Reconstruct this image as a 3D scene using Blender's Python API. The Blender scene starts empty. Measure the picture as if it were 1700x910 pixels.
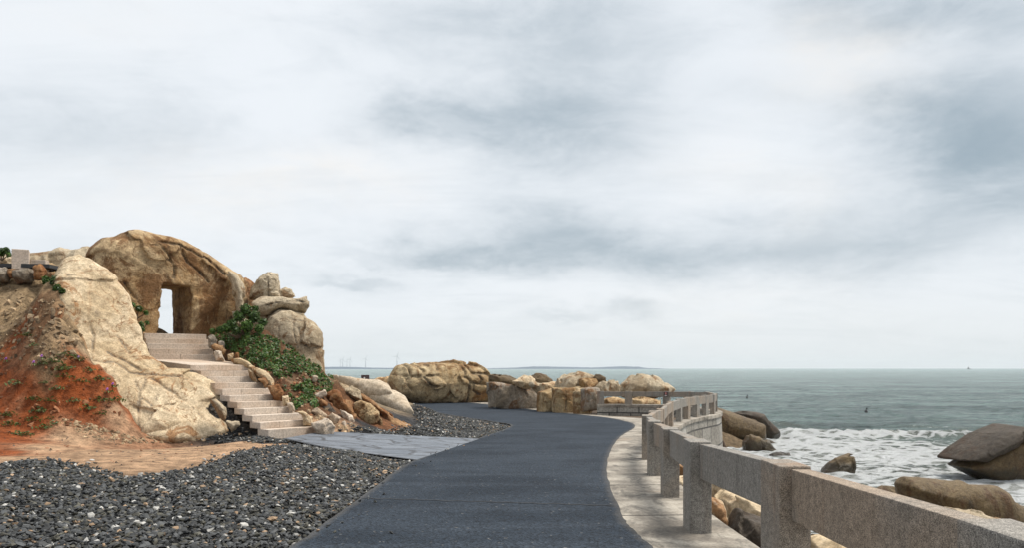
import bpy, math, random
import numpy as np
from mathutils import Vector
random.seed(7); RNG = np.random.default_rng(7)
S = bpy.context.scene
R = math.radians
F = 1322.0            # focal length of the photograph in its own pixels (1700 wide)
EYE = 1.7

# ------------------------------------------------------------------ camera
cam_d = bpy.data.cameras.new('camera'); cam = bpy.data.objects.new('camera', cam_d)
S.collection.objects.link(cam); S.camera = cam
cam.location = (0, 0, EYE); cam.rotation_euler = (R(90), 0, 0)
cam_d.sensor_width = 36; cam_d.lens = 36 * F / 1700; cam_d.shift_y = (612 - 455) / 1700
cam_d.clip_start = .05; cam_d.clip_end = 60000

# ------------------------------------------------------------------ sky, sun, exposure
SUN_EL, SUN_AZ = R(60), R(72)      # azimuth clockwise from +Y (north)
def nd(nt, t, **kw):
    n = nt.nodes.new(t)
    for k, v in kw.items(): setattr(n, k, v)
    return n
def link(nt, a, b): nt.links.new(a, b)
def mth(nt, op, a, b=None, c=None, clamp=False):
    n = nt.nodes.new('ShaderNodeMath'); n.operation = op; n.use_clamp = clamp
    for i, x in enumerate((a, b, c)):
        if x is None: continue
        if isinstance(x, (int, float)): n.inputs[i].default_value = x
        else: nt.links.new(x, n.inputs[i])
    return n.outputs[0]
def mix(nt, fac, a, b, mode='MIX'):
    n = nt.nodes.new('ShaderNodeMix'); n.data_type = 'RGBA'; n.blend_type = mode; n.clamp_factor = True
    for sock, x in ((n.inputs[0], fac), (n.inputs[6], a), (n.inputs[7], b)):
        if isinstance(x, (int, float)): sock.default_value = x
        elif isinstance(x, tuple): sock.default_value = (*x[:3], 1)
        else: nt.links.new(x, sock)
    return n.outputs[2]
def rng(nt, x, a, b, c=0., d=1., smooth=True):
    n = nt.nodes.new('ShaderNodeMapRange'); n.interpolation_type = 'SMOOTHSTEP' if smooth else 'LINEAR'
    nt.links.new(x, n.inputs[0])
    for i, v in enumerate((a, b, c, d)): n.inputs[i + 1].default_value = v
    return n.outputs[0]
def noise(nt, vec, scale, detail=4, rough=.55, dist=0.):
    n = nt.nodes.new('ShaderNodeTexNoise')
    n.inputs['Scale'].default_value = scale; n.inputs['Detail'].default_value = detail
    n.inputs['Roughness'].default_value = rough; n.inputs['Distortion'].default_value = dist
    if vec is not None: nt.links.new(vec, n.inputs['Vector'])
    return n.outputs['Fac']
def mapping(nt, vec, scale=(1, 1, 1), loc=(0, 0, 0), rot=(0, 0, 0)):
    n = nt.nodes.new('ShaderNodeMapping')
    n.inputs['Scale'].default_value = scale; n.inputs['Location'].default_value = loc; n.inputs['Rotation'].default_value = rot
    nt.links.new(vec, n.inputs['Vector']); return n.outputs[0]

W = bpy.data.worlds.new('World'); S.world = W; W.use_nodes = True
nt = W.node_tree; nt.nodes.clear()
bg = nd(nt, 'ShaderNodeBackground'); wo = nd(nt, 'ShaderNodeOutputWorld'); link(nt, bg.outputs[0], wo.inputs[0])
bg.inputs[1].default_value = 0.1
sky = nd(nt, 'ShaderNodeTexSky', sky_type='NISHITA'); sky.sun_disc = False
sky.sun_elevation = SUN_EL; sky.sun_rotation = SUN_AZ; sky.dust_density = 3.0
tc = nd(nt, 'ShaderNodeTexCoord'); sx = nd(nt, 'ShaderNodeSeparateXYZ'); link(nt, tc.outputs['Generated'], sx.inputs[0])
X_, Y_, Z_ = sx.outputs
yy = mth(nt, 'MAXIMUM', Y_, .12)
u0 = mth(nt, 'DIVIDE', X_, yy); v0 = mth(nt, 'DIVIDE', Z_, yy)
zc = mth(nt, 'ADD', mth(nt, 'MAXIMUM', Z_, 0.), .22)
cb = nd(nt, 'ShaderNodeCombineXYZ'); link(nt, mth(nt, 'DIVIDE', X_, zc), cb.inputs[0]); link(nt, mth(nt, 'DIVIDE', Y_, zc), cb.inputs[1])
cp = cb.outputs[0]
wn1 = mth(nt, 'SUBTRACT', noise(nt, mapping(nt, tc.outputs['Generated'], (1, 1, 2.2)), 3.2, 7, .62), .5)
wn2 = mth(nt, 'SUBTRACT', noise(nt, mapping(nt, tc.outputs['Generated'], (1, 1, 2.2), (5, 3, 9)), 3.4, 7, .62), .5)
u1 = mth(nt, 'MULTIPLY_ADD', wn1, .3, u0); v1 = mth(nt, 'MULTIPLY_ADD', wn2, .16, v0)
def blob(px, py, a, b, k):
    du = mth(nt, 'DIVIDE', mth(nt, 'SUBTRACT', u1, (px - 850) / F), a / F)
    dv = mth(nt, 'DIVIDE', mth(nt, 'SUBTRACT', v1, (612 - py) / F), b / F)
    r2 = mth(nt, 'ADD', mth(nt, 'MULTIPLY', du, du), mth(nt, 'MULTIPLY', dv, dv))
    return mth(nt, 'MULTIPLY', mth(nt, 'EXPONENT', mth(nt, 'MULTIPLY', r2, -1.)), k)
front = rng(nt, Y_, .1, .4)
dark = None
for b in ((925, 190, 150, 70, .55), (735, 205, 120, 36, .4), (960, 60, 150, 70, .32), (790, 425, 150, 26, .55), (1010, 395, 270, 50, .5), (640, 440, 110, 14, .3),
          (1680, 260, 220, 120, .75), (1580, 200, 120, 60, .3), (1560, 25, 260, 60, .55), (1480, 400, 130, 70, .25), (1250, 150, 120, 40, .12),
          (60, 210, 200, 60, .24), (1040, 520, 45, 16, .28), (935, 522, 45, 8, .2), (585, 482, 50, 10, .25), (800, 60, 150, 40, .12), (1250, 410, 160, 40, .2)):
    t = blob(*b); dark = t if dark is None else mth(nt, 'ADD', dark, t)
brt = None
for b in ((1390, 100, 130, 70, .6), (560, 290, 160, 40, .5), (300, 300, 260, 70, .4), (1250, 520, 300, 60, .25), (1180, 250, 120, 60, .3), (180, 40, 200, 50, .2), (1340, 320, 90, 60, .3)):
    t = blob(*b); brt = t if brt is None else mth(nt, 'ADD', brt, t)
cn = noise(nt, cp, 1.3, 11, .64, .35)
wisps = noise(nt, mapping(nt, cp, (.45, 1.7, 1)), 1.9, 11, .66, .5)
tex = noise(nt, mapping(nt, tc.outputs['Generated'], (1, 1, 2.8), (2, 7, 3)), 7., 10, .66, .4)
gen = mth(nt, 'ADD', mth(nt, 'MULTIPLY', rng(nt, cn, .46, .70), .13), mth(nt, 'MULTIPLY', rng(nt, wisps, .48, .72), .13))
gen = mth(nt, 'ADD', gen, mth(nt, 'MULTIPLY', rng(nt, tex, .5, .72), .10))
dkx = mth(nt, 'ADD', gen, mth(nt, 'MULTIPLY', mth(nt, 'MULTIPLY', dark, mth(nt, 'MULTIPLY', rng(nt, wn1, -.2, .12, .9, 1.8), rng(nt, tex, .34, .62, .7, 1.25))), front))
dk = mth(nt, 'SUBTRACT', 1., mth(nt, 'EXPONENT', mth(nt, 'MULTIPLY', dkx, -1.15)))
cloud = mix(nt, dk, (6.6, 6.9, 7.2), (2.15, 2.8, 3.3))
cloud = mix(nt, mth(nt, 'MULTIPLY', mth(nt, 'MULTIPLY', mth(nt, 'MULTIPLY', brt, rng(nt, tex, .36, .6, .5, 1.2)), front), .7), cloud, (7.6, 7.25, 6.8))
lowb = rng(nt, Z_, .0, .10, 1, 0)
cloud = mix(nt, mth(nt, 'MULTIPLY', lowb, .55), cloud, (5.7, 6.05, 6.1))
skyc = mix(nt, .94, sky.outputs[0], cloud)
below = rng(nt, Z_, -.02, 0., 1, 0)
skyc = mix(nt, below, skyc, (2., 2.3, 2.4))
link(nt, skyc, bg.inputs[0])

sd = bpy.data.lights.new('sun', 'SUN'); sun = bpy.data.objects.new('sun', sd); S.collection.objects.link(sun)
sd.energy = 3.3; sd.angle = R(22); sd.color = (1, .95, .87)
tosun = Vector((math.sin(SUN_AZ) * math.cos(SUN_EL), math.cos(SUN_AZ) * math.cos(SUN_EL), math.sin(SUN_EL)))
sun.rotation_euler = tosun.to_track_quat('Z', 'Y').to_euler()
S.view_settings.view_transform = 'Standard'; S.view_settings.look = 'None'
S.view_settings.exposure = 0.45; S.view_settings.gamma = 1; S.view_settings.use_curve_mapping = False
S.render.engine = 'CYCLES'
S.cycles.max_bounces = 6; S.cycles.volume_bounces = 1; S.cycles.use_denoising = True

# ------------------------------------------------------------------ numpy helpers
def P(px, py, D):
    return np.array([(px - 850) / F * D, D, EYE - (py - 612) / F * D])
def sm(x, a=0., b=1.):
    t = np.clip((x - a) / (b - a), 0, 1); return t * t * (3 - 2 * t)
def _h(ix, iy, iz, seed):
    h = (ix * 374761393 + iy * 668265263 + iz * 2147483647 + seed * 144665) & 0xFFFFFFFF
    h = ((h ^ (h >> 13)) * 1274126177) & 0xFFFFFFFF
    h = ((h ^ (h >> 16)) * 2246822519) & 0xFFFFFFFF
    return ((h ^ (h >> 15)) & 0xFFFFFF) / float(0xFFFFFF)
def vnoise(x, y, z, seed=0):
    x, y, z = np.broadcast_arrays(x, y, z)
    fx, fy, fz = np.floor(x), np.floor(y), np.floor(z)
    ix, iy, iz = fx.astype(np.int64), fy.astype(np.int64), fz.astype(np.int64)
    x, y, z = x - fx, y - fy, z - fz
    x = x * x * x * (x * (x * 6 - 15) + 10); y = y * y * y * (y * (y * 6 - 15) + 10); z = z * z * z * (z * (z * 6 - 15) + 10)
    L = lambda a, b, t: a + (b - a) * t
    return L(L(L(_h(ix, iy, iz, seed), _h(ix + 1, iy, iz, seed), x), L(_h(ix, iy + 1, iz, seed), _h(ix + 1, iy + 1, iz, seed), x), y),
             L(L(_h(ix, iy, iz + 1, seed), _h(ix + 1, iy, iz + 1, seed), x), L(_h(ix, iy + 1, iz + 1, seed), _h(ix + 1, iy + 1, iz + 1, seed), x), y), z) * 2 - 1
def fbm(x, y, z, seed=0, oct=4, gain=.5):
    s = 0; a = 1; t = 0
    for k in range(oct):
        s = s + a * vnoise(x * 2 ** k, y * 2 ** k, z * 2 ** k, seed + k * 17); t += a; a *= gain
    return s / t
def ridged(x, y, z, seed=0, oct=3):
    s = 0; a = 1; t = 0
    for k in range(oct):
        s = s + a * (1 - 2 * np.abs(vnoise(x * 2 ** k, y * 2 ** k, z * 2 ** k, seed + k * 31))); t += a; a *= .5
    return s / t
def catmull(pts, n):
    p = np.array(pts, float); m = len(p) - 1
    q = np.vstack([2 * p[0] - p[1], p, 2 * p[-1] - p[-2]]); out = []
    for t in np.linspace(0, m, n):
        i = min(int(t), m - 1); f = t - i; a, b, c, d = q[i], q[i + 1], q[i + 2], q[i + 3]
        out.append(.5 * ((2 * b) + (-a + c) * f + (2 * a - 5 * b + 4 * c - d) * f * f + (-a + 3 * b - 3 * c + d) * f ** 3))
    return np.array(out)
def inpoly(x, y, poly):
    c = np.zeros(np.shape(x), bool); n = len(poly)
    for i in range(n):
        x1, y1 = poly[i]; x2, y2 = poly[(i + 1) % n]
        if y1 == y2: continue
        c ^= ((y1 > y) != (y2 > y)) & (x < (x2 - x1) * (y - y1) / (y2 - y1) + x1)
    return c
def segdist(x, y, poly, closed):
    d = np.full(np.shape(x), 1e9); n = len(poly)
    for i in range(n if closed else n - 1):
        a = poly[i]; b = poly[(i + 1) % n]; ab = (b[0] - a[0], b[1] - a[1]); L = ab[0] ** 2 + ab[1] ** 2 + 1e-12
        t = np.clip(((x - a[0]) * ab[0] + (y - a[1]) * ab[1]) / L, 0, 1)
        d = np.minimum(d, np.hypot(x - a[0] - t * ab[0], y - a[1] - t * ab[1]))
    return d
def polysdf(x, y, poly):
    d = segdist(x, y, poly, True); return np.where(inpoly(x, y, poly), -d, d)
def surface_nets(f, o, h):
    s = f < 0; nx, ny, nz = f.shape
    acc = np.zeros((nx - 1, ny - 1, nz - 1, 3), np.float32); cnt = np.zeros((nx - 1, ny - 1, nz - 1), np.float32)
    sl = lambda a, i, n: slice(i, n - 1 + i)
    for ax in range(3):
        for p in (0, 1):
            for q in (0, 1):
                off = [0, 0, 0]; oth = [a for a in range(3) if a != ax]; off[oth[0]] = p; off[oth[1]] = q
                A = f[tuple(slice(off[k], (nx, ny, nz)[k] - 1 + off[k]) for k in range(3))]
                o2 = list(off); o2[ax] = 1
                B = f[tuple(slice(o2[k], (nx, ny, nz)[k] - 1 + o2[k]) for k in range(3))]
                m = (A < 0) != (B < 0); t = np.where(m, A / np.where(m, A - B, 1), 0)
                cnt += m
                acc[..., ax] += np.where(m, t, 0); acc[..., oth[0]] += np.where(m, p, 0); acc[..., oth[1]] += np.where(m, q, 0)
    act = cnt > 0; idx = -np.ones(act.shape, np.int64); ijk = np.argwhere(act); idx[act] = np.arange(len(ijk))
    V = (ijk + acc[act] / cnt[act][:, None]) * h + o
    faces = []
    for ax in range(3):
        b, c = [(1, 2), (2, 0), (0, 1)][ax]
        A = np.moveaxis(s, (ax, b, c), (0, 1, 2)); I = np.moveaxis(idx, (ax, b, c), (0, 1, 2))
        e = (A[:-1, 1:-1, 1:-1] != A[1:, 1:-1, 1:-1]); w = np.argwhere(e); fl = A[:-1, 1:-1, 1:-1][e]
        i, j, k = w.T
        q = np.stack([I[i, j, k], I[i, j + 1, k], I[i, j + 1, k + 1], I[i, j, k + 1]], 1)
        q[~fl] = q[~fl][:, ::-1]; faces.append(q)
    return V, np.concatenate(faces)
def mesh_np(name, V, Fc, smooth=True):
    me = bpy.data.meshes.new(name); V = np.asarray(V, np.float32); Fc = np.asarray(Fc, np.int32); k = Fc.shape[1]
    me.vertices.add(len(V)); me.vertices.foreach_set('co', V.ravel())
    me.loops.add(Fc.size); me.loops.foreach_set('vertex_index', Fc.ravel())
    me.polygons.add(len(Fc)); me.polygons.foreach_set('loop_start', np.arange(0, Fc.size, k, dtype=np.int32))
    me.polygons.foreach_set('loop_total', np.full(len(Fc), k, np.int32))
    me.polygons.foreach_set('use_smooth', np.full(len(Fc), smooth, bool))
    me.update(calc_edges=True); me.validate(); return me
def set_col(me, name, C):
    a = me.color_attributes.new(name, 'FLOAT_COLOR', 'POINT'); C = np.asarray(C, np.float32)
    if C.shape[1] == 3: C = np.hstack([C, np.ones((len(C), 1), np.float32)])
    a.data.foreach_set('color', C.ravel())
def set_f(me, name, v):
    a = me.attributes.new(name, 'FLOAT', 'POINT'); a.data.foreach_set('value', np.asarray(v, np.float32))
def obj(name, me, mat, parent=None, loc=None, label=None, cat=None, group=None, kind=None):
    o = bpy.data.objects.new(name, me); S.collection.objects.link(o)
    if mat is not None and me is not None and not me.materials: me.materials.append(mat)
    if parent is not None: o.parent = parent
    if loc is not None: o.location = tuple(float(c) for c in loc)
    if label: o['label'] = label
    if cat: o['category'] = cat
    if group: o['group'] = group
    if kind: o['kind'] = kind
    return o
def empty(name, loc, label, cat, group=None, rz=0.):
    o = obj(name, None, None, None, loc, label, cat, group); o.rotation_euler.z = rz; o.empty_display_size = .2; return o
class MB:
    def __init__(s): s.v = []; s.f = []
    def add(s, V, Fc):
        n = len(s.v); s.v += [tuple(map(float, p)) for p in V]; s.f += [tuple(i + n for i in f) for f in Fc]
    def prism(s, base, z0, z1):                         # base: counter-clockwise xy corners; z0/z1 a number or one per corner
        n = len(base); zz0 = z0 if hasattr(z0, '__len__') else [z0] * n; zz1 = z1 if hasattr(z1, '__len__') else [z1] * n
        V = [(x, y, z) for (x, y), z in zip(base, zz0)] + [(x, y, z) for (x, y), z in zip(base, zz1)]
        s.add(V, [tuple(range(n))[::-1], tuple(range(n, 2 * n))] + [(i, (i + 1) % n, n + (i + 1) % n, n + i) for i in range(n)])
    def box(s, c, d, rz=0.):
        ca, sa = math.cos(rz), math.sin(rz)
        b = [(c[0] + ca * x - sa * y, c[1] + sa * x + ca * y) for x, y in ((-d[0] / 2, -d[1] / 2), (d[0] / 2, -d[1] / 2), (d[0] / 2, d[1] / 2), (-d[0] / 2, d[1] / 2))]
        s.prism(b, c[2] - d[2] / 2, c[2] + d[2] / 2)
    def tube(s, a, b, r0, r1, n=8):
        a, b = Vector(a), Vector(b); q = (b - a).to_track_quat('Z', 'Y'); V = []
        for p, r in ((a, r0), (b, r1)):
            V += [tuple(p + q @ Vector((r * math.cos(t), r * math.sin(t), 0))) for t in [2 * math.pi * i / n for i in range(n)]]
        s.add(V, [(i, (i + 1) % n, n + (i + 1) % n, n + i) for i in range(n)] + [tuple(range(n))[::-1], tuple(range(n, 2 * n))])
    def mesh(s, name, bevel=0., seg=2, smooth=False, sub=0):
        me = bpy.data.meshes.new(name); me.from_pydata(s.v, [], s.f); me.update()
        if bevel or sub:
            import bmesh
            bm = bmesh.new(); bm.from_mesh(me); bmesh.ops.recalc_face_normals(bm, faces=bm.faces)
            if bevel: bmesh.ops.bevel(bm, geom=list(bm.edges), offset=bevel, segments=seg, profile=.6, affect='EDGES')
            bm.to_mesh(me); bm.free()
        if smooth: me.polygons.foreach_set('use_smooth', [True] * len(me.polygons))
        return me

# ------------------------------------------------------------------ materials
def newmat(name):
    m = bpy.data.materials.new(name); m.use_nodes = True; t = m.node_tree
    b = t.nodes['Principled BSDF']; return m, t, b
def pos(t):
    return t.nodes.new('ShaderNodeNewGeometry').outputs['Position']
def attr(t, name):
    n = t.nodes.new('ShaderNodeAttribute'); n.attribute_name = name; return n
def bump(t, b, h, strength, dist, prev=None):
    n = t.nodes.new('ShaderNodeBump'); n.inputs['Strength'].default_value = strength; n.inputs['Distance'].default_value = dist
    t.links.new(h, n.inputs['Height'])
    if prev is not None: t.links.new(prev, n.inputs['Normal'])
    t.links.new(n.outputs[0], b.inputs['Normal']); return n.outputs[0]
def voro(t, vec, scale, feature='F1', rand=1.):
    n = t.nodes.new('ShaderNodeTexVoronoi'); n.feature = feature; n.inputs['Scale'].default_value = scale; n.inputs['Randomness'].default_value = rand
    t.links.new(vec, n.inputs['Vector']); return n.outputs

def rock_mat(name, pale, mid, rust, dark, rust_amt=.5, dark_amt=.35, rough=.85, sc=1., bstr=.7, vein=.5, wet=None):
    m, t, b = newmat(name); p = mapping(t, pos(t), (sc, sc, sc))
    k = lambda c, f: tuple(min(.8, x * f) for x in c)
    c = mix(t, rng(t, noise(t, p, .5, 9, .68, .8), .40, .60), pale, mid)
    c = mix(t, mth(t, 'MULTIPLY', rng(t, noise(t, mapping(t, p, (1, 1, .7), (3, 7, 1)), .7, 10, .7, 1.4), .60 - .2 * rust_amt, .66 - .17 * rust_amt), .8), c, rust)
    c = mix(t, mth(t, 'MULTIPLY', rng(t, noise(t, mapping(t, p, (1.2, 1.2, 1.), (13, 5, 8)), 1.0, 10, .72, 1.2), .57, .63), .6), c, k(pale, 1.12))
    c = mix(t, mth(t, 'MULTIPLY', rng(t, noise(t, mapping(t, p, (1.4, 1.4, .5), (11, 2, 5)), 1.0, 10, .74, .8), .66 - .2 * dark_amt, .74 - .17 * dark_amt), .7), c, dark)
    wv = mth(t, 'ABSOLUTE', mth(t, 'SUBTRACT', noise(t, mapping(t, p, (1, 1, 1), (2, 9, 4)), .7, 5, .55, .6), .5))
    c = mix(t, mth(t, 'MULTIPLY', rng(t, wv, 0, .010, 1, 0), vein), c, k(rust, .7))
    stk = noise(t, mapping(t, p, (2.6, 2.6, .3), (6, 3, 2)), 1.0, 9, .7, .3)
    c = mix(t, mth(t, 'MULTIPLY', rng(t, stk, .56, .70), .5), c, k(dark, 1.3))
    lch = noise(t, mapping(t, p, (1, 1, 1), (8, 8, 3)), 4.5, 9, .75, .5)
    c = mix(t, mth(t, 'MULTIPLY', rng(t, lch, .60, .66), .45), c, tuple(.5 * x + .14 for x in pale))
    sp = noise(t, mapping(t, p, (1, 1, 1), (1, 1, 6)), 5.5, 8, .75)
    c = mix(t, 1., c, mix(t, rng(t, sp, .30, .70), (.66, .63, .60), (1.22, 1.21, 1.2)), 'MULTIPLY')
    fine = noise(t, p, 24, 8, .75)
    c = mix(t, 1., c, mix(t, rng(t, fine, .3, .7), (.66, .64, .62), (1.25, 1.24, 1.22)), 'MULTIPLY')
    ck = attr(t, 'crack').outputs['Fac']
    ckn = mth(t, 'MULTIPLY', ck, rng(t, noise(t, p, 2.5, 6, .7), .35, .6, .25, 1.))
    c = mix(t, mth(t, 'MULTIPLY', ckn, .85), c, mix(t, rng(t, ck, .3, .75), rust, dark))
    b.inputs['Roughness'].default_value = rough
    if wet is not None:                                # tide mark: rock below it stays wet and weedy
        sz = nd(t, 'ShaderNodeSeparateXYZ'); link(t, pos(t), sz.inputs[0])
        wm = rng(t, mth(t, 'ADD', sz.outputs[2], mth(t, 'MULTIPLY', mth(t, 'SUBTRACT', noise(t, p, 1.2, 6, .65), .5), 1.2)), wet - .25, wet + .15, 1, 0)
        c = mix(t, mth(t, 'MULTIPLY', wm, .75), c, (.03, .026, .017)); link(t, rng(t, wm, 0, 1, rough, .28), b.inputs['Roughness'])
    t.links.new(c, b.inputs['Base Color'])
    b.inputs['Specular IOR Level'].default_value = .25
    n1 = bump(t, b, noise(t, mapping(t, p, (1, 1, 1.5)), 1.6, 12, .72, .4), bstr, .22)
    n2 = bump(t, b, mth(t, 'ADD', mth(t, 'ADD', sp, mth(t, 'MULTIPLY', fine, .5)), mth(t, 'MULTIPLY', wv, .4)), bstr * .8, .06, n1)
    return m
TAN2 = rock_mat('weathered_tan_rock', (.50, .40, .25), (.33, .23, .115), (.18, .09, .032), (.05, .04, .03), .5, .3, sc=.6, bstr=.9)
TAN = rock_mat('tan_rock', (.56, .42, .25), (.37, .235, .11), (.18, .082, .028), (.05, .038, .028), .68, .4, sc=1.0, bstr=.9)
PALE = rock_mat('pale_rock', (.60, .495, .345), (.47, .365, .23), (.28, .13, .045), (.19, .155, .115), .25, .36, bstr=.42, vein=.8)
GREYP = rock_mat('grey_tan_rock', (.49, .42, .31), (.36, .29, .195), (.22, .12, .05), (.07, .06, .048), .35, .35, bstr=.6)
BROWN = rock_mat('brown_sea_rock', (.155, .11, .055), (.10, .068, .033), (.085, .042, .017), (.035, .028, .02), .45, .45, rough=.6, bstr=.6, vein=.1, wet=-2.7)
DARK = rock_mat('dark_rock', (.082, .066, .05), (.056, .044, .032), (.06, .034, .018), (.022, .018, .015), .4, .4, rough=.65, bstr=.6, vein=.1, wet=-2.7)
GREY = rock_mat('grey_block_rock', (.34, .30, .25), (.21, .175, .13), (.2, .10, .04), (.05, .045, .04), .3, .4, bstr=.8, vein=.2)
RUST = rock_mat('rust_rock', (.36, .22, .115), (.27, .135, .055), (.21, .08, .025), (.06, .04, .028), .6, .25, bstr=.7)
FRESH = rock_mat('broken_rock', (.55, .48, .40), (.42, .33, .24), (.27, .13, .06), (.15, .12, .1), .2, .15, bstr=.4, vein=.2)

CREAM = rock_mat('cream_rock', (.56, .49, .39), (.48, .40, .30), (.36, .22, .12), (.25, .2, .15), .08, .05, bstr=.3, vein=.25)
def granite(name, base, warm, rough=.75, spk=1., streak=1.):
    m, t, b = newmat(name); p = pos(t)
    ob = t.nodes.new('ShaderNodeObjectInfo').outputs['Random']
    c = mix(t, mth(t, 'MULTIPLY', mth(t, 'ADD', rng(t, noise(t, p, .8, 3, .5, .6), .4, .65), mth(t, 'SUBTRACT', ob, .5)), .8, clamp=True), base, warm)
    st = noise(t, mapping(t, p, (4, 4, .35)), 1.6, 6, .65)
    c = mix(t, mth(t, 'MULTIPLY', rng(t, st, .5, .72), .5 * streak), c, (.11, .095, .08))
    rs = noise(t, mapping(t, p, (3, 3, .25), (7, 1, 3)), 1.1, 5, .6)
    c = mix(t, mth(t, 'MULTIPLY', rng(t, rs, .58, .74), .45 * streak), c, (.25, .13, .06))
    v = voro(t, p, 240)
    sp = nd(t, 'ShaderNodeSeparateColor'); link(t, v['Color'], sp.inputs[0])
    c = mix(t, 1., c, mix(t, rng(t, sp.outputs[0], .1, .9, 0, 1, False), (1 - .55 * spk,) * 3, (1 + .45 * spk,) * 3), 'MULTIPLY')
    c = mix(t, 1., c, mix(t, rng(t, noise(t, p, 22, 6, .7), .3, .7), (.72, .71, .7), (1.2, 1.2, 1.2)), 'MULTIPLY')
    t.links.new(c, b.inputs['Base Color']); b.inputs['Roughness'].default_value = rough; b.inputs['Specular IOR Level'].default_value = .3
    bump(t, b, mth(t, 'ADD', noise(t, p, 60, 5, .7), mth(t, 'MULTIPLY', sp.outputs[1], .5)), .45, .006)
    return m
GRAN = granite('grey_pink_granite', (.25, .232, .205), (.30, .235, .175))
STEP = granite('pale_step_granite', (.56, .48, .40), (.47, .36, .27), spk=.15, streak=.12)

def col_mat(name, rough=.9, bsc=6., bst=.6, bd=.05, spec=.25, var=(.6, 1.3), vs=9.):
    m, t, b = newmat(name); p = pos(t); c = attr(t, 'Col').outputs['Color']
    c = mix(t, 1., c, mix(t, rng(t, noise(t, p, vs, 9, .72), .28, .72), (var[0],) * 3, (var[1],) * 3), 'MULTIPLY')
    t.links.new(c, b.inputs['Base Color']); b.inputs['Roughness'].default_value = rough; b.inputs['Specular IOR Level'].default_value = spec
    if bst: bump(t, b, noise(t, p, bsc, 10, .72, .3), bst, bd)
    return m
SOIL = col_mat('soil', .95, 2.6, 1., .3, .15, (.38, 1.5), 3.5)
CHIP = col_mat('slate_chip', .7, 30, .3, .01, .35, (.75, 1.25), 30)
RUBM = col_mat('rubble_stone', .9, 20, .4, .02, .2)
def leaf_mat():
    m, t, b = newmat('leaf'); c = attr(t, 'Col').outputs['Color']
    t.links.new(c, b.inputs['Base Color']); b.inputs['Roughness'].default_value = .5
    b.inputs['Specular IOR Level'].default_value = .35
    tr = nd(t, 'ShaderNodeBsdfTranslucent'); link(t, c, tr.inputs[0]); ms = nd(t, 'ShaderNodeMixShader'); ms.inputs[0].default_value = .25
    link(t, b.outputs[0], ms.inputs[1]); link(t, tr.outputs[0], ms.inputs[2]); link(t, ms.outputs[0], t.nodes['Material Output'].inputs[0])
    return m
LEAF = leaf_mat()
def plain(name, col, rough=.6, metal=0.):
    m, t, b = newmat(name)
    p = pos(t)
    c = mix(t, rng(t, noise(t, p, 12, 5, .6), .3, .7), tuple(x * .85 for x in col), tuple(min(1, x * 1.12) for x in col))
    t.links.new(c, b.inputs['Base Color']); b.inputs['Roughness'].default_value = rough; b.inputs['Metallic'].default_value = metal
    return m
def asphalt():
    m, t, b = newmat('asphalt'); p = pos(t)
    v = voro(t, p, 42); sp = nd(t, 'ShaderNodeSeparateColor'); link(t, v['Color'], sp.inputs[0])
    c = mix(t, rng(t, noise(t, p, .45, 6, .62, .4), .35, .68), (.011, .017, .026), (.024, .033, .046))
    band = noise(t, mapping(t, p, (.25, 1.4, 1)), .9, 6, .6)
    c = mix(t, mth(t, 'MULTIPLY', rng(t, band, .45, .72), .6), c, (.036, .046, .061))
    c = mix(t, 1., c, mix(t, sp.outputs[0], (.4, .4, .4), (1.6, 1.6, 1.58)), 'MULTIPLY')
    c = mix(t, mth(t, 'MULTIPLY', rng(t, sp.outputs[1], .993, 1.), .6), c, (.25, .24, .22))
    ed = attr(t, 'edge').outputs['Fac']
    sand = mth(t, 'MULTIPLY', rng(t, mth(t, 'ADD', ed, mth(t, 'MULTIPLY', noise(t, p, 2.2, 9, .72), .9)), .95, 1.5), .28)
    c = mix(t, sand, c, (.17, .15, .125))
    pt = noise(t, mapping(t, p, (1, .6, 1), (6, 2, 0)), .5, 9, .7, .8)
    c = mix(t, mth(t, 'MULTIPLY', rng(t, pt, .56, .68), .45), c, (.012, .015, .022))
    t.links.new(c, b.inputs['Base Color']); b.inputs['Roughness'].default_value = .85; b.inputs['Specular IOR Level'].default_value = .2
    n = bump(t, b, mth(t, 'ADD', v['Distance'], mth(t, 'MULTIPLY', noise(t, p, 40, 4, .7), .6)), .8, .012)
    return m
def concrete():
    m, t, b = newmat('walkway_concrete'); p = pos(t)
    c = mix(t, rng(t, noise(t, p, .9, 9, .68, .8), .36, .64), (.19, .165, .135), (.41, .37, .31))
    c = mix(t, mth(t, 'MULTIPLY', rng(t, noise(t, mapping(t, p, (1.9, .8, 1), (4, 4, 4)), 1.4, 9, .7, 1.), .48, .66), .75), c, (.085, .078, .068))
    c = mix(t, mth(t, 'MULTIPLY', rng(t, noise(t, mapping(t, p, (1, 1, 1), (9, 1, 4)), .5, 8, .65, .7), .58, .68), .4), c, (.26, .18, .115))
    c = mix(t, 1., c, mix(t, rng(t, noise(t, p, 28, 7, .7), .3, .7), (.7, .7, .7), (1.2, 1.2, 1.2)), 'MULTIPLY')
    t.links.new(c, b.inputs['Base Color']); b.inputs['Roughness'].default_value = .85; b.inputs['Specular IOR Level'].default_value = .25
    bump(t, b, noise(t, p, 9, 10, .7), .4, .02)
    return m
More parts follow.
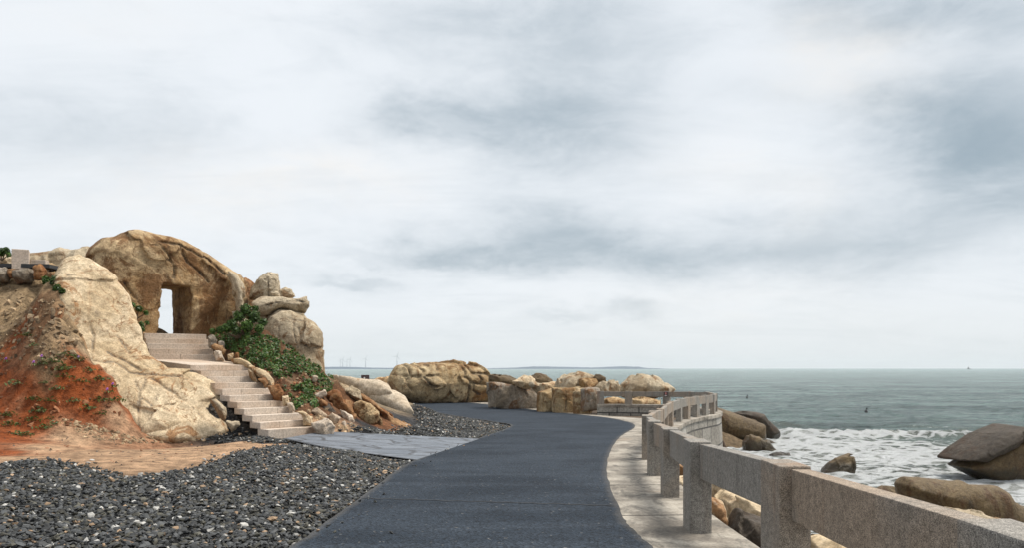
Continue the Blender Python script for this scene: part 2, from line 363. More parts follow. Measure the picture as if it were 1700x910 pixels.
def flagstone():
    m, t, b = newmat('flagstone'); p = mapping(t, pos(t), (.75, 1.1, .01), (0, 0, 0), (0, 0, .3))
    wp = nd(t, 'ShaderNodeTexNoise'); wp.inputs['Scale'].default_value = 1.2; link(t, p, wp.inputs['Vector'])
    vv = nd(t, 'ShaderNodeVectorMath', operation='MULTIPLY_ADD'); link(t, wp.outputs['Color'], vv.inputs[0]); vv.inputs[1].default_value = (.6, .6, 0); link(t, p, vv.inputs[2])
    e = voro(t, vv.outputs[0], 1.25, 'DISTANCE_TO_EDGE')[0]; v = voro(t, vv.outputs[0], 1.25)
    sp = nd(t, 'ShaderNodeSeparateColor'); link(t, v['Color'], sp.inputs[0])
    c = mix(t, sp.outputs[0], (.075, .088, .108), (.13, .145, .168))
    c = mix(t, rng(t, noise(t, pos(t), 3, 8, .7), .4, .75), c, (.16, .175, .20))
    c = mix(t, 1., c, mix(t, rng(t, noise(t, pos(t), 18, 7, .7), .3, .7), (.7, .7, .7), (1.25, 1.25, 1.25)), 'MULTIPLY')
    j = rng(t, e, .015, .06, 1, 0)
    c = mix(t, mth(t, 'MULTIPLY', j, .9), c, (.03, .03, .033))
    t.links.new(c, b.inputs['Base Color']); b.inputs['Roughness'].default_value = .55
    bump(t, b, mth(t, 'SUBTRACT', noise(t, pos(t), 8, 8, .6), mth(t, 'MULTIPLY', j, 1.5)), .4, .02)
    return m
def masonry():
    m, t, b = newmat('masonry'); p = pos(t); u = t.nodes.new('ShaderNodeUVMap').outputs[0]
    br = nd(t, 'ShaderNodeTexBrick'); link(t, u, br.inputs['Vector'])
    br.inputs['Scale'].default_value = 1.; br.inputs['Mortar Size'].default_value = .035; br.inputs['Brick Width'].default_value = 1.35; br.inputs['Row Height'].default_value = .95; br.offset = .37
    br.inputs['Color1'].default_value = (.36, .34, .30, 1); br.inputs['Color2'].default_value = (.2, .18, .15, 1); br.inputs['Mortar'].default_value = (.06, .055, .05, 1)
    c = mix(t, rng(t, noise(t, p, 1.2, 8, .7, .5), .5, .7), br.outputs['Color'], (.11, .10, .085))
    c = mix(t, 1., c, mix(t, rng(t, noise(t, p, 9, 8, .7), .3, .7), (.6, .6, .6), (1.3, 1.3, 1.3)), 'MULTIPLY')
    t.links.new(c, b.inputs['Base Color']); b.inputs['Roughness'].default_value = .85
    bump(t, b, mth(t, 'SUBTRACT', noise(t, p, 5, 8, .65), mth(t, 'MULTIPLY', br.outputs['Fac'], 1.5)), .7, .05)
    return m
def seawater():
    m, t, b = newmat('sea_water'); p = pos(t)
    foam = attr(t, 'foam').outputs['Fac']; far = attr(t, 'far').outputs['Fac']
    w1 = noise(t, mapping(t, p, (.35, 1., 1)), .9, 8, .62, .3)
    base = mix(t, rng(t, noise(t, mapping(t, p, (.06, .16, 1)), 1., 5, .6), .35, .65), (.165, .235, .22), (.22, .295, .275))
    base = mix(t, rng(t, noise(t, mapping(t, p, (.28, .9, 1), (5, 1, 0)), .8, 7, .68), .5, .75), base, (.03, .05, .05))
    fl = noise(t, mapping(t, p, (.42, 1, 1), (2, 3, 0)), .09, 15, .82, .2)
    base = mix(t, 1., base, mix(t, rng(t, fl, .38, .62), (.42, .45, .46), (1.35, 1.38, 1.38)), 'MULTIPLY')
    base = mix(t, mth(t, 'MULTIPLY', foam, .75, clamp=True), base, (.20, .195, .155))
    # lace foam
    wp = nd(t, 'ShaderNodeTexNoise'); wp.inputs['Scale'].default_value = .55; wp.inputs['Detail'].default_value = 6; link(t, mapping(t, p, (.6, 1, 1)), wp.inputs['Vector'])
    vv = nd(t, 'ShaderNodeVectorMath', operation='MULTIPLY_ADD'); link(t, wp.outputs['Color'], vv.inputs[0]); vv.inputs[1].default_value = (2.2, 2.2, 0)
    link(t, mapping(t, p, (.8, 1., .01)), vv.inputs[2])
    e = voro(t, vv.outputs[0], 1.1, 'DISTANCE_TO_EDGE')[0]
    n2 = noise(t, mapping(t, p, (.7, 1.15, 1)), .5, 12, .74, .8)
    lace = mth(t, 'ADD', mth(t, 'MULTIPLY', rng(t, e, .02, .26, 1, 0), .42), mth(t, 'MULTIPLY', n2, .95))
    lace = mth(t, 'ADD', lace, mth(t, 'MULTIPLY', mth(t, 'SUBTRACT', noise(t, p, 3, 8, .78), .5), .75))
    thr = mth(t, 'MULTIPLY_ADD', foam, -.83, 1.28)
    fm = rng(t, mth(t, 'SUBTRACT', lace, thr), -.12, .22)
    c = mix(t, fm, base, (.78, .80, .80))
    t.links.new(c, b.inputs['Base Color'])
    t.links.new(mth(t, 'MULTIPLY_ADD', fm, .45, .22), b.inputs['Roughness']); b.inputs['IOR'].default_value = 1.33
    b.inputs['Specular IOR Level'].default_value = .42
    n0 = bump(t, b, fl, 1., 4.)
    n1 = bump(t, b, w1, .9, .7, n0)
    n2b = bump(t, b, noise(t, mapping(t, p, (.5, 1, 1)), 3.2, 6, .65), .6, .10, n1)
    bump(t, b, mth(t, 'MULTIPLY', fm, noise(t, p, 6, 6, .7)), .7, .08, n2b)
    return m

# ------------------------------------------------------------------ ground profile, road edges
def zr(y):
    y = np.asarray(y, float); a = -.029 * (np.minimum(y, 45) - 8.4); t = np.clip(y - 45, 0, 20)
    return a - (.029 * t - .029 * t * t / 40)
LEFT = [(-2.05, -4), (-2.05, 3), (-2.05, 7.4), (-2.06, 10.8), (-2.03, 16.8), (-1.1, 24.2), (-.05, 33.4), (-.9, 38), (-2.6, 44), (-7.3, 60), (-14.5, 74), (-26, 92)]
RIGHT = [(1.3, -4), (1.3, 3), (1.29, 7.4), (1.31, 9.64), (1.9, 16), (3.3, 24.6), (5.1, 33), (5.5, 39), (4.9, 46), (1.8, 57), (-3.6, 70), (-18, 90)]
OUTER = [(2.3, -4), (2.25, 3), (2.3, 7.4), (2.45, 10.5), (3.1, 16), (4.75, 24.6), (6.5, 32), (8.6, 37.6), (5.3, 48.2), (3.6, 57.6), (-2.2, 71.4), (-17, 92)]
NS = 160
LC, RC, OC = catmull(LEFT, NS), catmull(RIGHT, NS), catmull(OUTER, NS)
o_ = np.argsort(LC[:, 1]); xl = lambda y: np.interp(y, LC[o_, 1], LC[o_, 0])
XO = np.array([(-5, 2.3), (3, 2.25), (8, 2.3), (11, 2.5), (14, 2.85), (17.3, 3.3), (21, 4.05), (25, 4.6), (28, 5.2), (33, 6.6), (38, 9.2), (41, 10.1), (44, 10.3), (47, 10.2), (49, 11), (52, 12), (58, 11), (68, 7), (80, -1), (95, -14), (130, -45)])
xo = lambda y: np.interp(y, XO[:, 1] * 0 + XO[:, 0], XO[:, 1])

# terrain control points: (px, py, depth, colour key)
RED, ORA, TANS, GRV, GRN, PAL, DRT = (.29, .075, .022), (.52, .335, .205), (.33, .23, .13), (.045, .045, .047), (.15, .075, .038), (.36, .27, .17), (.07, .06, .05)
CP = [(200, 750, 17, ORA), (400, 738, 18.6, ORA), (60, 745, 17.5, ORA), (0, 750, 17.0, RED), (300, 745, 17.6, ORA), (460, 738, 19.5, ORA),
      (290, 717, 21.9, ORA), (120, 726, 19.4, ORA), (375, 720, 21.8, GRV), (440, 728, 21.0, GRV), (0, 725, 18.4, RED),
      (0, 680, 19.8, RED), (60, 640, 21.2, RED), (100, 603, 22.3, RED), (150, 603, 22.6, RED), (200, 650, 21.9, RED), (60, 695, 19.9, RED), (150, 690, 20.4, RED), (225, 693, 21.3, RED),
      (20, 600, 22.4, RED), (170, 640, 21.9, RED), (250, 660, 23.0, PAL), (-60, 690, 19.6, RED), (-60, 600, 22.4, TANS),
      (0, 560, 23.2, TANS), (60, 520, 24.2, TANS), (30, 482, 25.2, TANS), (0, 470, 25.6, TANS), (-70, 500, 25, TANS), 
      (150, 505, 26.2, PAL), (190, 565, 25.2, PAL), (230, 612, 24.4, PAL), (280, 642, 23.8, DRT), (340, 692, 22.6, DRT), (240, 545, 26.3, PAL), (215, 520, 26.3, PAL),
      (50, 446, 26.5, TANS), (100, 450, 27, TANS), (0, 443, 27, TANS), (140, 460, 28, TANS),
      (300, 622, 24.5, DRT), (352, 664, 23.3, DRT), (400, 705, 22.0, DRT), (280, 590, 25.8, DRT), (300, 572, 26.6, DRT), (470, 735, 21.4, DRT), (355, 640, 24.4, DRT), (420, 690, 23, DRT),
      (360, 563, 26.4, GRN), (400, 595, 25.4, GRN), (450, 640, 24, GRN), (500, 690, 22.8, GRN), (540, 716, 22, ORA), (445, 560, 27.2, GRN), (500, 597, 26.8, GRN), (555, 640, 26.4, GRN),
      (540, 668, 24.6, GRN), (600, 692, 26, RUSTC := (.25, .11, .05)), (690, 708, 30, GRV), (610, 708, 25, GRV), (490, 618, 28.5, TANS), (600, 664, 34, PAL), (690, 692, 44, GRV), (560, 640, 33, PAL), (640, 655, 46, PAL)]
cw, cc = [], []
def outcrop_pt(px, py, off):                      # points of the slope plane the pale outcrop lies on
    n = np.array([math.sin(R(36)) * math.cos(R(42)), -math.cos(R(36)) * math.cos(R(42)), math.sin(R(42))]); E = np.array([0, 0, EYE]); d = P(px, py, 1.) - E
    return E + d * (np.dot(P(209, 595, 23.05) + n * off - E, n) / np.dot(d, n))
for px, py, off, c in ((92, 462, .45, TANS), (98, 490, .85, TANS), (112, 515, 1.0, TANS), (120, 545, 1.05, TANS), (132, 578, 1.0, PAL), (162, 606, .95, RED), (190, 636, .9, RED), (200, 668, .85, RED), (206, 700, .75, ORA), (70, 530, 1.3, TANS), (80, 580, 1.25, TANS), (120, 640, 1.0, RED)):
    cw.append(outcrop_pt(px, py, off)); cc.append(c)
for px, py, D, c in CP: cw.append(P(px, py, D)); cc.append(c)
for i in (6, 8, 10):                         # earth packed against the left ends of the lower flight
    cw.append(np.array([-6.42 - .766 * .385 * i - .643 * .22, 21 + .643 * .385 * i - .766 * .22, -.14 + .1723 * i])); cc.append(DRT)
for x, y, z, c in [(-6.7, 20.3, -.1, GRV), (-9.9, 15, -.03, ORA), (-7.5, 13.6, -.03, ORA), (-8.6, 13.0, -.02, ORA), (-11.5, 14.3, .02, RED), (-5.6, 15.2, -.05, ORA), (-5, 10, -.02, GRV), (-12, 11.5, .05, GRV), (-15, 8, .1, GRV), (-3, 6, .04, GRV), (-8, 5, .1, GRV), (-16, 14.5, .1, GRV), (-3.5, 13, -.1, GRV), (-4, 18, -.2, GRV), (-3.4, 22, -.3, GRV), (-2.5, 28, -.5, GRV), (-2, 33, -.66, GRV), (-4, 42, -.9, GRV), (-5.5, 44, -1.0, GRV), (-6.5, 50, -1.1, GRV), (-7.5, 54, -1.2, GRV), (-4.5, 38, -.75, GRV), (-9, 1, .2, GRV), (-3, 1, .15, GRV),
                   (-13.7, 30.5, 2.5, TANS), (-14.6, 35, 1.8, TANS), (-11.5, 28.6, 2.6, TANS), (-17.5, 29, 4.9, TANS), (-21, 31, 5.2, TANS), (-25, 36, 4.2, TANS), (-17, 36, 2.4, TANS), (-11, 33, 1.2, TANS), (-9, 31, 1.2, TANS),
                   (-30, 60, -1.2, TANS), (-12, 60, -1.3, GRV), (-12, 47, -.6, TANS), (-30, 45, 2, TANS), (-45, 30, 4, TANS), (-40, 15, 2, TANS), (-25, 10, .3, GRV), (-30, 85, -1.4, TANS), (-10, 90, -1.4, TANS), (-5, 75, -1.4, GRV), (-45, 60, -1, TANS), (-30, 24, 4.6, TANS), (-24, 19, 1.4, RED)]:
    cw.append(np.array([x, y, z])); cc.append(c)
cw = np.array(cw); cc = np.array(cc)
def _k(r): return np.where(r > 0, r * r * np.log(np.maximum(r, 1e-9)), 0)
_n = len(cw); _d = np.hypot(cw[:, None, 0] - cw[None, :, 0], cw[:, None, 1] - cw[None, :, 1])
_A = np.zeros((_n + 3, _n + 3)); _A[:_n, :_n] = _k(_d) + np.eye(_n) * .12; _A[:_n, _n] = 1; _A[:_n, _n + 1:] = cw[:, :2]; _A[_n:, :_n] = _A[:_n, _n:].T
_w = np.linalg.solve(_A, np.concatenate([cw[:, 2], np.zeros(3)]))
def rbf(x, y):
    out = np.zeros(x.shape) + _w[_n] + _w[_n + 1] * x + _w[_n + 2] * y
    for i in range(_n): out += _w[i] * _k(np.hypot(x - cw[i, 0], y - cw[i, 1]))
    return out
def height(x, y):
    x = np.asarray(x, float); y = np.asarray(y, float)
    base = zr(y) - .05; dl = xl(y) - x
    hl = np.clip(rbf(x, y), -2, 7)
    rough = sm(hl, .15, 1.0)
    rs = np.minimum(sm(y, 4, 8), 1)
    hl = hl + rough * (.15 * ridged(x * 2.1, y * 2.6, 0 * x, 19, 3) + .05 * vnoise(x * 7, y * 7, 0 * x, 23) + .20 * fbm(x * .9, y * .9, 0 * x, 3, 4) + .10 * ridged(x * 1.6 + .4 * y, y * .8, 0 * x, 9, 4) + .05 * fbm(x * 4, y * 4, 0 * x, 5, 3)) + (1 - rough) * .035 * fbm(x * .8, y * .8, 0 * x, 4, 3)
    z = base + sm(dl, .0, 1.6) * (hl - base)
    for (ox, oy), ph, L, dp, z0, gr in (((-6.42, 21.), R(50), 1.62, 3.85, -.06, .4475), ((-9.8, 23.5), R(47), 1.95, 2.3, 1.55, .07), ((-11.54, 25.4), R(33), 2.0, 1.2, 1.9, .59), ((-12.2, 26.4), R(33), 2.0, 1.9, 2.62, .0)):
        lx = (x - ox) * math.cos(ph) + (y - oy) * math.sin(ph); ly = -(x - ox) * math.sin(ph) + (y - oy) * math.cos(ph)
        e = np.maximum.reduce([-lx - .05, lx - L - .05, -ly - .1, ly - dp - .05, 0 * x])
        cap = z0 + gr * np.clip(ly, 0, dp) - .06
        z = np.minimum(z, cap + np.maximum(e, 0) * 1.6)
    tq = np.clip((x + 5.6) / 4.1, 0, 1); e = np.maximum(polysdf(x, y, [(-6.0, 20.1), (-4.3, 18.5), (-1.6, 16.5), (-.8, 24.4), (-3.4, 23.2), (-5.2, 22.5)]), 0)
    z = np.minimum(z, -.115 * (1 - tq ** 1.3) + (zr(y) - .035) * tq ** 1.3 + e * .8)
    dd = x - xo(y)
    out = sm(dd, 0., .35) * (.55 + 1.3 * sm(y, 20, 26) * (1 - sm(y, 46, 50))) + np.maximum(dd, 0) * (.36 + .6 * sm(y, 15, 24) * (1 - sm(y, 47, 52))) + sm(dd, .3, 2) * .18 * fbm(x * .8, y * .8, 0 * x, 12, 4)
    z = z - out
    z = z - sm(y, 100, 118) * 5
    z = z - sm(-x, 60, 85) * 6
    return np.maximum(z, -4.8)
gx = np.unique(np.concatenate([np.arange(-90, -24, 2.), np.arange(-24, -14, .25), np.arange(-14, 4, .1), np.arange(4, 16, .3), np.arange(16, 41, 1.)]))
gy = np.unique(np.concatenate([np.arange(-8, 5, .5), np.arange(5, 34, .1), np.arange(34, 60, .4), np.arange(60, 132, 1.5)]))
GX, GY = np.meshgrid(gx, gy, indexing='ij'); GZ = height(GX, GY)
def Hz(x, y):
    i = np.clip(np.searchsorted(gx, x) - 1, 0, len(gx) - 2); j = np.clip(np.searchsorted(gy, y) - 1, 0, len(gy) - 2)
    a = np.clip((x - gx[i]) / (gx[i + 1] - gx[i]), 0, 1); b = np.clip((y - gy[j]) / (gy[j + 1] - gy[j]), 0, 1)
    return (GZ[i, j] * (1 - a) + GZ[i + 1, j] * a) * (1 - b) + (GZ[i, j + 1] * (1 - a) + GZ[i + 1, j + 1] * a) * b
def hit(px, py, d0=5., d1=60.):
    D = np.linspace(d0, d1, 1100); p = np.stack([(px - 850) / F * D, D, EYE - (py - 612) / F * D], 1)
    m = p[:, 2] <= Hz(p[:, 0], p[:, 1])
    k = int(np.argmax(m)) if m.any() else 1099
    return p[k]
def grid_faces(n, m):
    i, j = np.meshgrid(np.arange(n - 1), np.arange(m - 1), indexing='ij'); a = (i * m + j).ravel()
    return np.stack([a, a + m, a + m + 1, a + 1], 1)
def zone_col(x, y):
    xx = x + .5 * fbm(x * .9, y * .9, 0 * x, 21, 4); yy_ = y + .5 * fbm(x * .9, y * .9, 0 * x, 22, 4)
    num = 0; den = 0
    for i in range(_n):
        w = 1 / (np.hypot(xx - cw[i, 0], yy_ - cw[i, 1]) ** 2 + .05) ** 2.2
        num = num + w[..., None] * cc[i]; den = den + w
    return num / den[..., None]
# gravel areas (ground plan outlines)
def plan(pts): return [tuple(hit(*q)[:2]) for q in pts]
G1 = plan([(-30, 780), (40, 767), (90, 768), (150, 780), (205, 800), (250, 792), (330, 780), (400, 753), (470, 743), (510, 738)]) + [(-2.5, 17.35), (-2.03, 16.8), (-2.05, 10.8), (-2.05, 3), (-9, 3)]
G2 = plan([(560, 722), (600, 711), (695, 709), (690, 690)]) + [(-7.0, 58), (-2.6, 44), (-.9, 38), (-.05, 33.4), (-1.1, 24.6)]
G3 = plan([(315, 722), (400, 713), (440, 724), (520, 733), (500, 737), (430, 738), (360, 733)])
COLG = zone_col(GX, GY)
dirt = fbm(GX * .7, GY * .7, 0 * GX, 40, 5)
COLG *= (1 + .35 * dirt)[..., None]
spall = sm(fbm(GX * 1.3, GY * 1.3, 0 * GX, 44, 4), .12, .4)[..., None]
hillm = sm(GZ, .3, 1.)[..., None]
COLG = COLG * (1 - .35 * spall * hillm) + .35 * spall * hillm * np.array((.40, .30, .19))
gw = np.maximum.reduce([np.where(inpoly(GX, GY, g), 1., 0.) for g in (G1, G2, G3)])[..., None]
COLG = COLG * (1 - gw) + gw * np.array((.035, .035, .036))
sh = sm(GX - xo(GY), 0, .4)[..., None]; COLG = COLG * (1 - sh) + sh * np.array((.16, .115, .07))
me = mesh_np('ground', np.stack([GX, GY, GZ], -1).reshape(-1, 3), grid_faces(len(gx), len(gy)))
set_col(me, 'Col', COLG.reshape(-1, 3)); obj('ground', me, SOIL, kind='structure')

def strip(name, A, B, k, dz, mat, skirt=0.):
    V = []; n = len(A)
    for i in range(n):
        for j in range(k + 1):
            p = A[i] + (B[i] - A[i]) * j / k; V.append((p[0], p[1], float(zr(p[1])) + dz))
        if skirt: V.append((V[-1][0], V[-1][1], V[-1][2] - skirt))
    m = k + 1 + (1 if skirt else 0)
    me = mesh_np(name, np.array(V), grid_faces(n, m)[:, ::-1]); set_f(me, 'edge', np.tile(np.abs(np.linspace(-1, 1, m)) ** 10, n)); return obj(name, me, mat, kind='structure')
jag = np.stack([.03 * fbm(np.arange(NS) * .9, 0 * np.arange(NS), 0 * np.arange(NS), 60, 3), np.zeros(NS)], 1)
strip('road', RC + jag, LC - jag, 24, .012, asphalt())
CONC = concrete()
WI = RC - np.array([.25, 0])
strip('walkway', OC, WI, 6, .004, CONC)
# skirt of the walkway slab above the rocks
V = []
for i in range(NS):
    V += [(*OC[i], float(zr(OC[i, 1])) + .004), (*OC[i], float(zr(OC[i, 1])) - .7)]
obj('walkway_edge', mesh_np('walkway_edge', np.array(V), grid_faces(NS, 2)), CONC, kind='structure')
# expansion joints and the tar seam: thin dark inlays
JM = plain('joint_filler', (.05, .045, .04), .9)
mb = MB()
for y in (9.3, 12.3, 15.4, 18.4, 21.5):
    xa = float(np.interp(y, RC[:100, 1], RC[:100, 0])); xb = float(np.interp(y, OC[:90, 1], OC[:90, 0]))
    mb.prism([(xa, y - .012), (xb, y + .05), (xb, y + .068), (xa, y + .008)], float(zr(y)) - .03, float(zr(y)) + .0075)
obj('walkway_joint', mb.mesh('walkway_joint'), JM, kind='structure')
TM = plain('tar_seam', (.016, .018, .022), .8)
V = []; ns = 40
for i in range(ns):
    f = i / (ns - 1); x = -2.03 + f * 3.32; y = 10.75 - f * .72 + .03 * math.sin(i * 1.7) + random.uniform(-.015, .015); w = .018 + .014 * random.random()
    for q in (-w, w): V.append((x, y + q, float(zr(y + q)) + .017))
obj('road_seam', mesh_np('road_seam', np.array(V), grid_faces(ns, 2)), TM, kind='structure')
# flagstone path from the stairs to the road
A = np.array([(-5.75, 20.2), (-4.3, 18.75), (-1.9, 16.75)]); B = np.array([(-5.35, 22.3), (-3.4, 22.9), (-.95, 24.2)])
pz = lambda i, y: -.075 * (1 - (i / 29) ** 1.3) + (float(zr(y)) + .007) * (i / 29) ** 1.3
A2 = catmull(A, 30); B2 = catmull(B, 30); V = []
for i in range(30):
    for j in range(9):
        p = A2[i] + (B2[i] - A2[i]) * j / 8
        V.append((p[0], p[1], pz(i, p[1])))
V = np.array(V); me = mesh_np('path', V, grid_faces(30, 9)); obj('path', me, flagstone(), kind='structure')
PATHP = [tuple(q) for q in A2] + [tuple(q) for q in B2[::-1]]
V = []
for i in range(30):
    for q, zz in ((A2[i], 0), (A2[i] + np.array((-.03, -.13)), .002)):
        V.append((q[0], q[1], pz(i, q[1]) + .004 + zz))
obj('path_edging', mesh_np('path_edging', np.array(V), grid_faces(30, 2)[:, ::-1]), plain('path_edging_stone', (.045, .05, .058), .8), kind='structure')

# ------------------------------------------------------------------ sea
SEA = -3.3
ra = np.concatenate([np.arange(13, 75, .32), np.geomspace(75, 400, 160), np.geomspace(410, 12000, 90)])
an = np.concatenate([np.linspace(R(-95), R(-38), 60), np.linspace(R(-37.6), R(38), 330), np.linspace(R(39), R(95), 40)])
RA, AN = np.meshgrid(ra, an, indexing='ij'); SXw, SYw = RA * np.sin(AN), RA * np.cos(AN)
near = 1 - sm(RA, 150, 380)
swl = .16 * fbm(SXw * .10, SYw * .30, 0 * RA, 70, 4) + .10 * ridged(SXw * .16, SYw * .45, 0 * RA, 73, 3)
def crest(x0, y0, x1, y1, w, h):
    t = np.clip(((SXw - x0) * (x1 - x0) + (SYw - y0) * (y1 - y0)) / ((x1 - x0) ** 2 + (y1 - y0) ** 2), 0, 1)
    d = SYw - (y0 + t * (y1 - y0)) + .9 * fbm(SXw * .25, SYw * 0, 0 * RA, 76, 3); lat = np.hypot(SXw - x0 - t * (x1 - x0), 0 * d)
    return h * np.exp(-(d / w) ** 2) * np.exp(-(lat / 2.5) ** 2) * np.where(d < 0, 1, .8), np.exp(-((d + .5 * w) / (w * .9)) ** 2) * np.exp(-(lat / 2.) ** 2)
c1, f1 = crest(21, 58, 33, 57, 1.0, .55); c2, f2 = crest(16, 66, 23, 67, .9, .35); c3, f3 = crest(30, 49, 40, 45, .8, .3); c4, f4 = crest(34, 67, 50, 62, .8, .25)
swl = swl + (.13 * ridged(SXw * .42, SYw * .75, 0 * RA, 74, 3) + .06 * fbm(SXw * 1.4, SYw * 1.9, 0 * RA, 75, 2))
SZw = SEA + swl * near + c1 + c2 + c3 + c4
# foam density: wash between the shore and the outer break line
yb = np.interp(SXw, [8, 14, 18, 24, 32, 40, 60], [76, 72, 69, 62, 56, 47, 38]) + 2.5 * fbm(SXw * .12, 0 * SXw, 0 * SXw, 80, 3)
foam = 1 - .55 * sm(SYw, yb - 16, yb - 3) - .45 * sm(SYw, yb - 5, yb + 4)
foam *= .60 + .55 * sm(fbm(SXw * .09, SYw * .22, 0 * RA, 81, 4), -.35, .3)
foam += .55 * f1 + .4 * f2 + .3 * f3 + .35 * f4
foam += .5 * np.exp(-((SXw - 16.5) / 5) ** 2 - ((SYw - 52) / 7) ** 2)
for rx, ry, rr_ in ((13.5, 52, 3.2), (18.5, 54.5, 2.5), (14.2, 48, 2.2), (12.5, 44.5, 1.8), (15.8, 37.6, 2.2), (22.5, 35.3, 3.), (26, 34.5, 3.), (10, 20, 2.), (7, 20, 3), (11, 28, 3), (12, 34, 3)):
    foam += .55 * np.exp(-((SXw - rx) ** 2 + (SYw - ry) ** 2) / rr_ ** 2)
foam = np.where(RA > 85, 0, foam)
foam += .32 * sm(RA, 70, 90) * (1 - sm(RA, 95, 150)) * sm(fbm(SXw * .05, SYw * .16, 0 * RA, 85, 4), .22, .45)
foam = np.clip(foam, 0, 1)
me = mesh_np('sea', np.stack([SXw, SYw, SZw], -1).reshape(-1, 3), grid_faces(len(ra), len(an))[:, ::-1])
set_f(me, 'foam', foam.ravel()); set_f(me, 'far', (1 - near).ravel()); obj('sea', me, seawater(), kind='structure')

# ------------------------------------------------------------------ rocks
def frame(phi, tilt):
    u = np.array([math.cos(phi), math.sin(phi), 0]); n = np.array([math.sin(phi) * math.cos(tilt), -math.cos(phi) * math.cos(tilt), math.sin(tilt)])
    return u, np.cross(n, u), n
def Z(o, s, pts): return [(o[0] + x / s, o[1] + y / s) for x, y in pts]
_seed = [100]
def rock(name, label, pts, D, mat, phi=20, tilt=0, T=.5, rnd=None, amp=.08, freq=1.1, cracks=(), cwid=.05, cdep=.09, facets=0, res=None, hole=None, holeD=None, group=None, sink=.0, cat='rock', fine=.12, parent=None, rows=0., cells=(.3, .2), flat=.6, flow=None):
    _seed[0] += 1; sd_ = _seed[0]; rg = np.random.default_rng(sd_)
    u, v, n = frame(R(phi), R(tilt)); c = np.mean(np.array(pts), 0); P0 = P(c[0], c[1], D); E = np.array([0, 0, EYE])
    def proj(q, off=0.):
        out = []
        for px, py in q:
            d = P(px, py, 1.) - E; t = np.dot(P0 + n * off - E, n) / np.dot(d, n); X = E + d * t - P0; out.append((X @ u, X @ v))
        return out
    poly = np.array(proj(pts)); lo, hi = poly.min(0), poly.max(0)
    if sink: poly[:, 1] -= np.where(poly[:, 1] < lo[1] + .3 * (hi[1] - lo[1]), sink, 0); lo = poly.min(0)
    size = max(hi - lo)
    h = res or max(.02, min(.09, size / 46)); mg = amp + 3 * h
    nu, nv = int((hi[0] - lo[0] + 2 * mg) / h) + 2, int((hi[1] - lo[1] + 2 * mg) / h) + 2; nw = int((2 * T + 2 * mg) / h) + 2
    U = (lo[0] - mg + h * np.arange(nu)); Vv = (lo[1] - mg + h * np.arange(nv)); Wv = (-T - mg + h * np.arange(nw))
    U2, V2 = np.meshgrid(U, Vv, indexing='ij'); d2 = polysdf(U2, V2, poly); inr = -d2.min()
    r = min(rnd if rnd else .42 * min(inr, T), .95 * T, .9 * inr)
    Tt = T * (flat + (1 - flat) * np.sqrt(np.clip(-d2 / inr, 0, 1)))
    a = (d2 + r)[..., None]; b = np.abs(Wv)[None, None] - Tt[..., None] + r
    f = np.minimum(np.maximum(a, b), 0) + np.sqrt(np.maximum(a, 0) ** 2 + np.maximum(b, 0) ** 2) - r
    UU, VV, WW = U2[..., None], V2[..., None], Wv[None, None]
    if facets:
        ins = np.argwhere(f < 0)[::7]; pts3 = ins * h + np.array([U[0], Vv[0], Wv[0]])
        for _ in range(facets):
            q = rg.normal(size=3); q[2] = abs(q[2]) * 1.2; q /= np.linalg.norm(q)
            o = (pts3 @ q).max() * rg.uniform(.70, .9); f = np.maximum(f, UU * q[0] + VV * q[1] + WW * q[2] - o)
    q = sd_ * 7.3
    f = f + amp * fbm(UU * freq + q, VV * freq, WW * freq, sd_, 4) + amp * fine * ridged(UU * freq * 2.6 + q, VV * freq * 2.6, WW * freq * 2.6, sd_ + 5, 3)
    if cells:
        sp = size * cells[0]; ex = np.array([hi[0] - lo[0], hi[1] - lo[1], 2 * T]); k = int(min(70, max(8, np.prod(ex / sp + .6))))
        sc_ = rg.uniform(0, 1, (k, 3)) * ex + np.array([lo[0], lo[1], -T]); nn = rg.normal(size=(k, 3)); nn /= np.linalg.norm(nn, axis=1)[:, None]
        wa = .35 * sp; fq = 1.3 / sp
        Wx = (UU + wa * fbm(UU * fq + q, VV * fq, WW * fq, sd_ + 40, 3)).astype(np.float32); Wy = (VV + wa * fbm(UU * fq, VV * fq + q, WW * fq, sd_ + 41, 3)).astype(np.float32); Wz = (WW + wa * fbm(UU * fq, VV * fq, WW * fq + q, sd_ + 42, 3)).astype(np.float32)
        best = np.full(f.shape, 1e9, np.float32); val = np.zeros(f.shape, np.float32); cj = rg.normal(0, .12 * sp, k)
        for i in range(k):
            ax, ay, az = Wx - sc_[i, 0], Wy - sc_[i, 1], Wz - sc_[i, 2]; dd_ = ax * ax + ay * ay + az * az; m_ = dd_ < best
            best = np.where(m_, dd_, best); val = np.where(m_, ax * nn[i, 0] + ay * nn[i, 1] + az * nn[i, 2] + cj[i], val)
        f = f + cells[1] * np.clip(val, -sp, sp)
    f = f + .012 * fbm(UU * 9 + q, VV * 9, WW * 9, sd_ + 50, 2)
    if flow:
        fa, ff_, an_ = flow; ca_, sa_ = math.cos(R(an_)), math.sin(R(an_)); s1_ = UU * ca_ + VV * sa_; s2_ = -UU * sa_ + VV * ca_
        f = f - fa * ridged(s1_ * ff_ * .3 + q, s2_ * ff_, WW * ff_ * .5, sd_ + 70, 3)
    if rows:
        f = f + rows * np.abs(np.sin((VV + .25 * UU + .25 * fbm(UU * .8, VV * .8, WW * .8, sd_ + 3, 3)) * 5.)) ** .5 - rows * .7
    dc = None
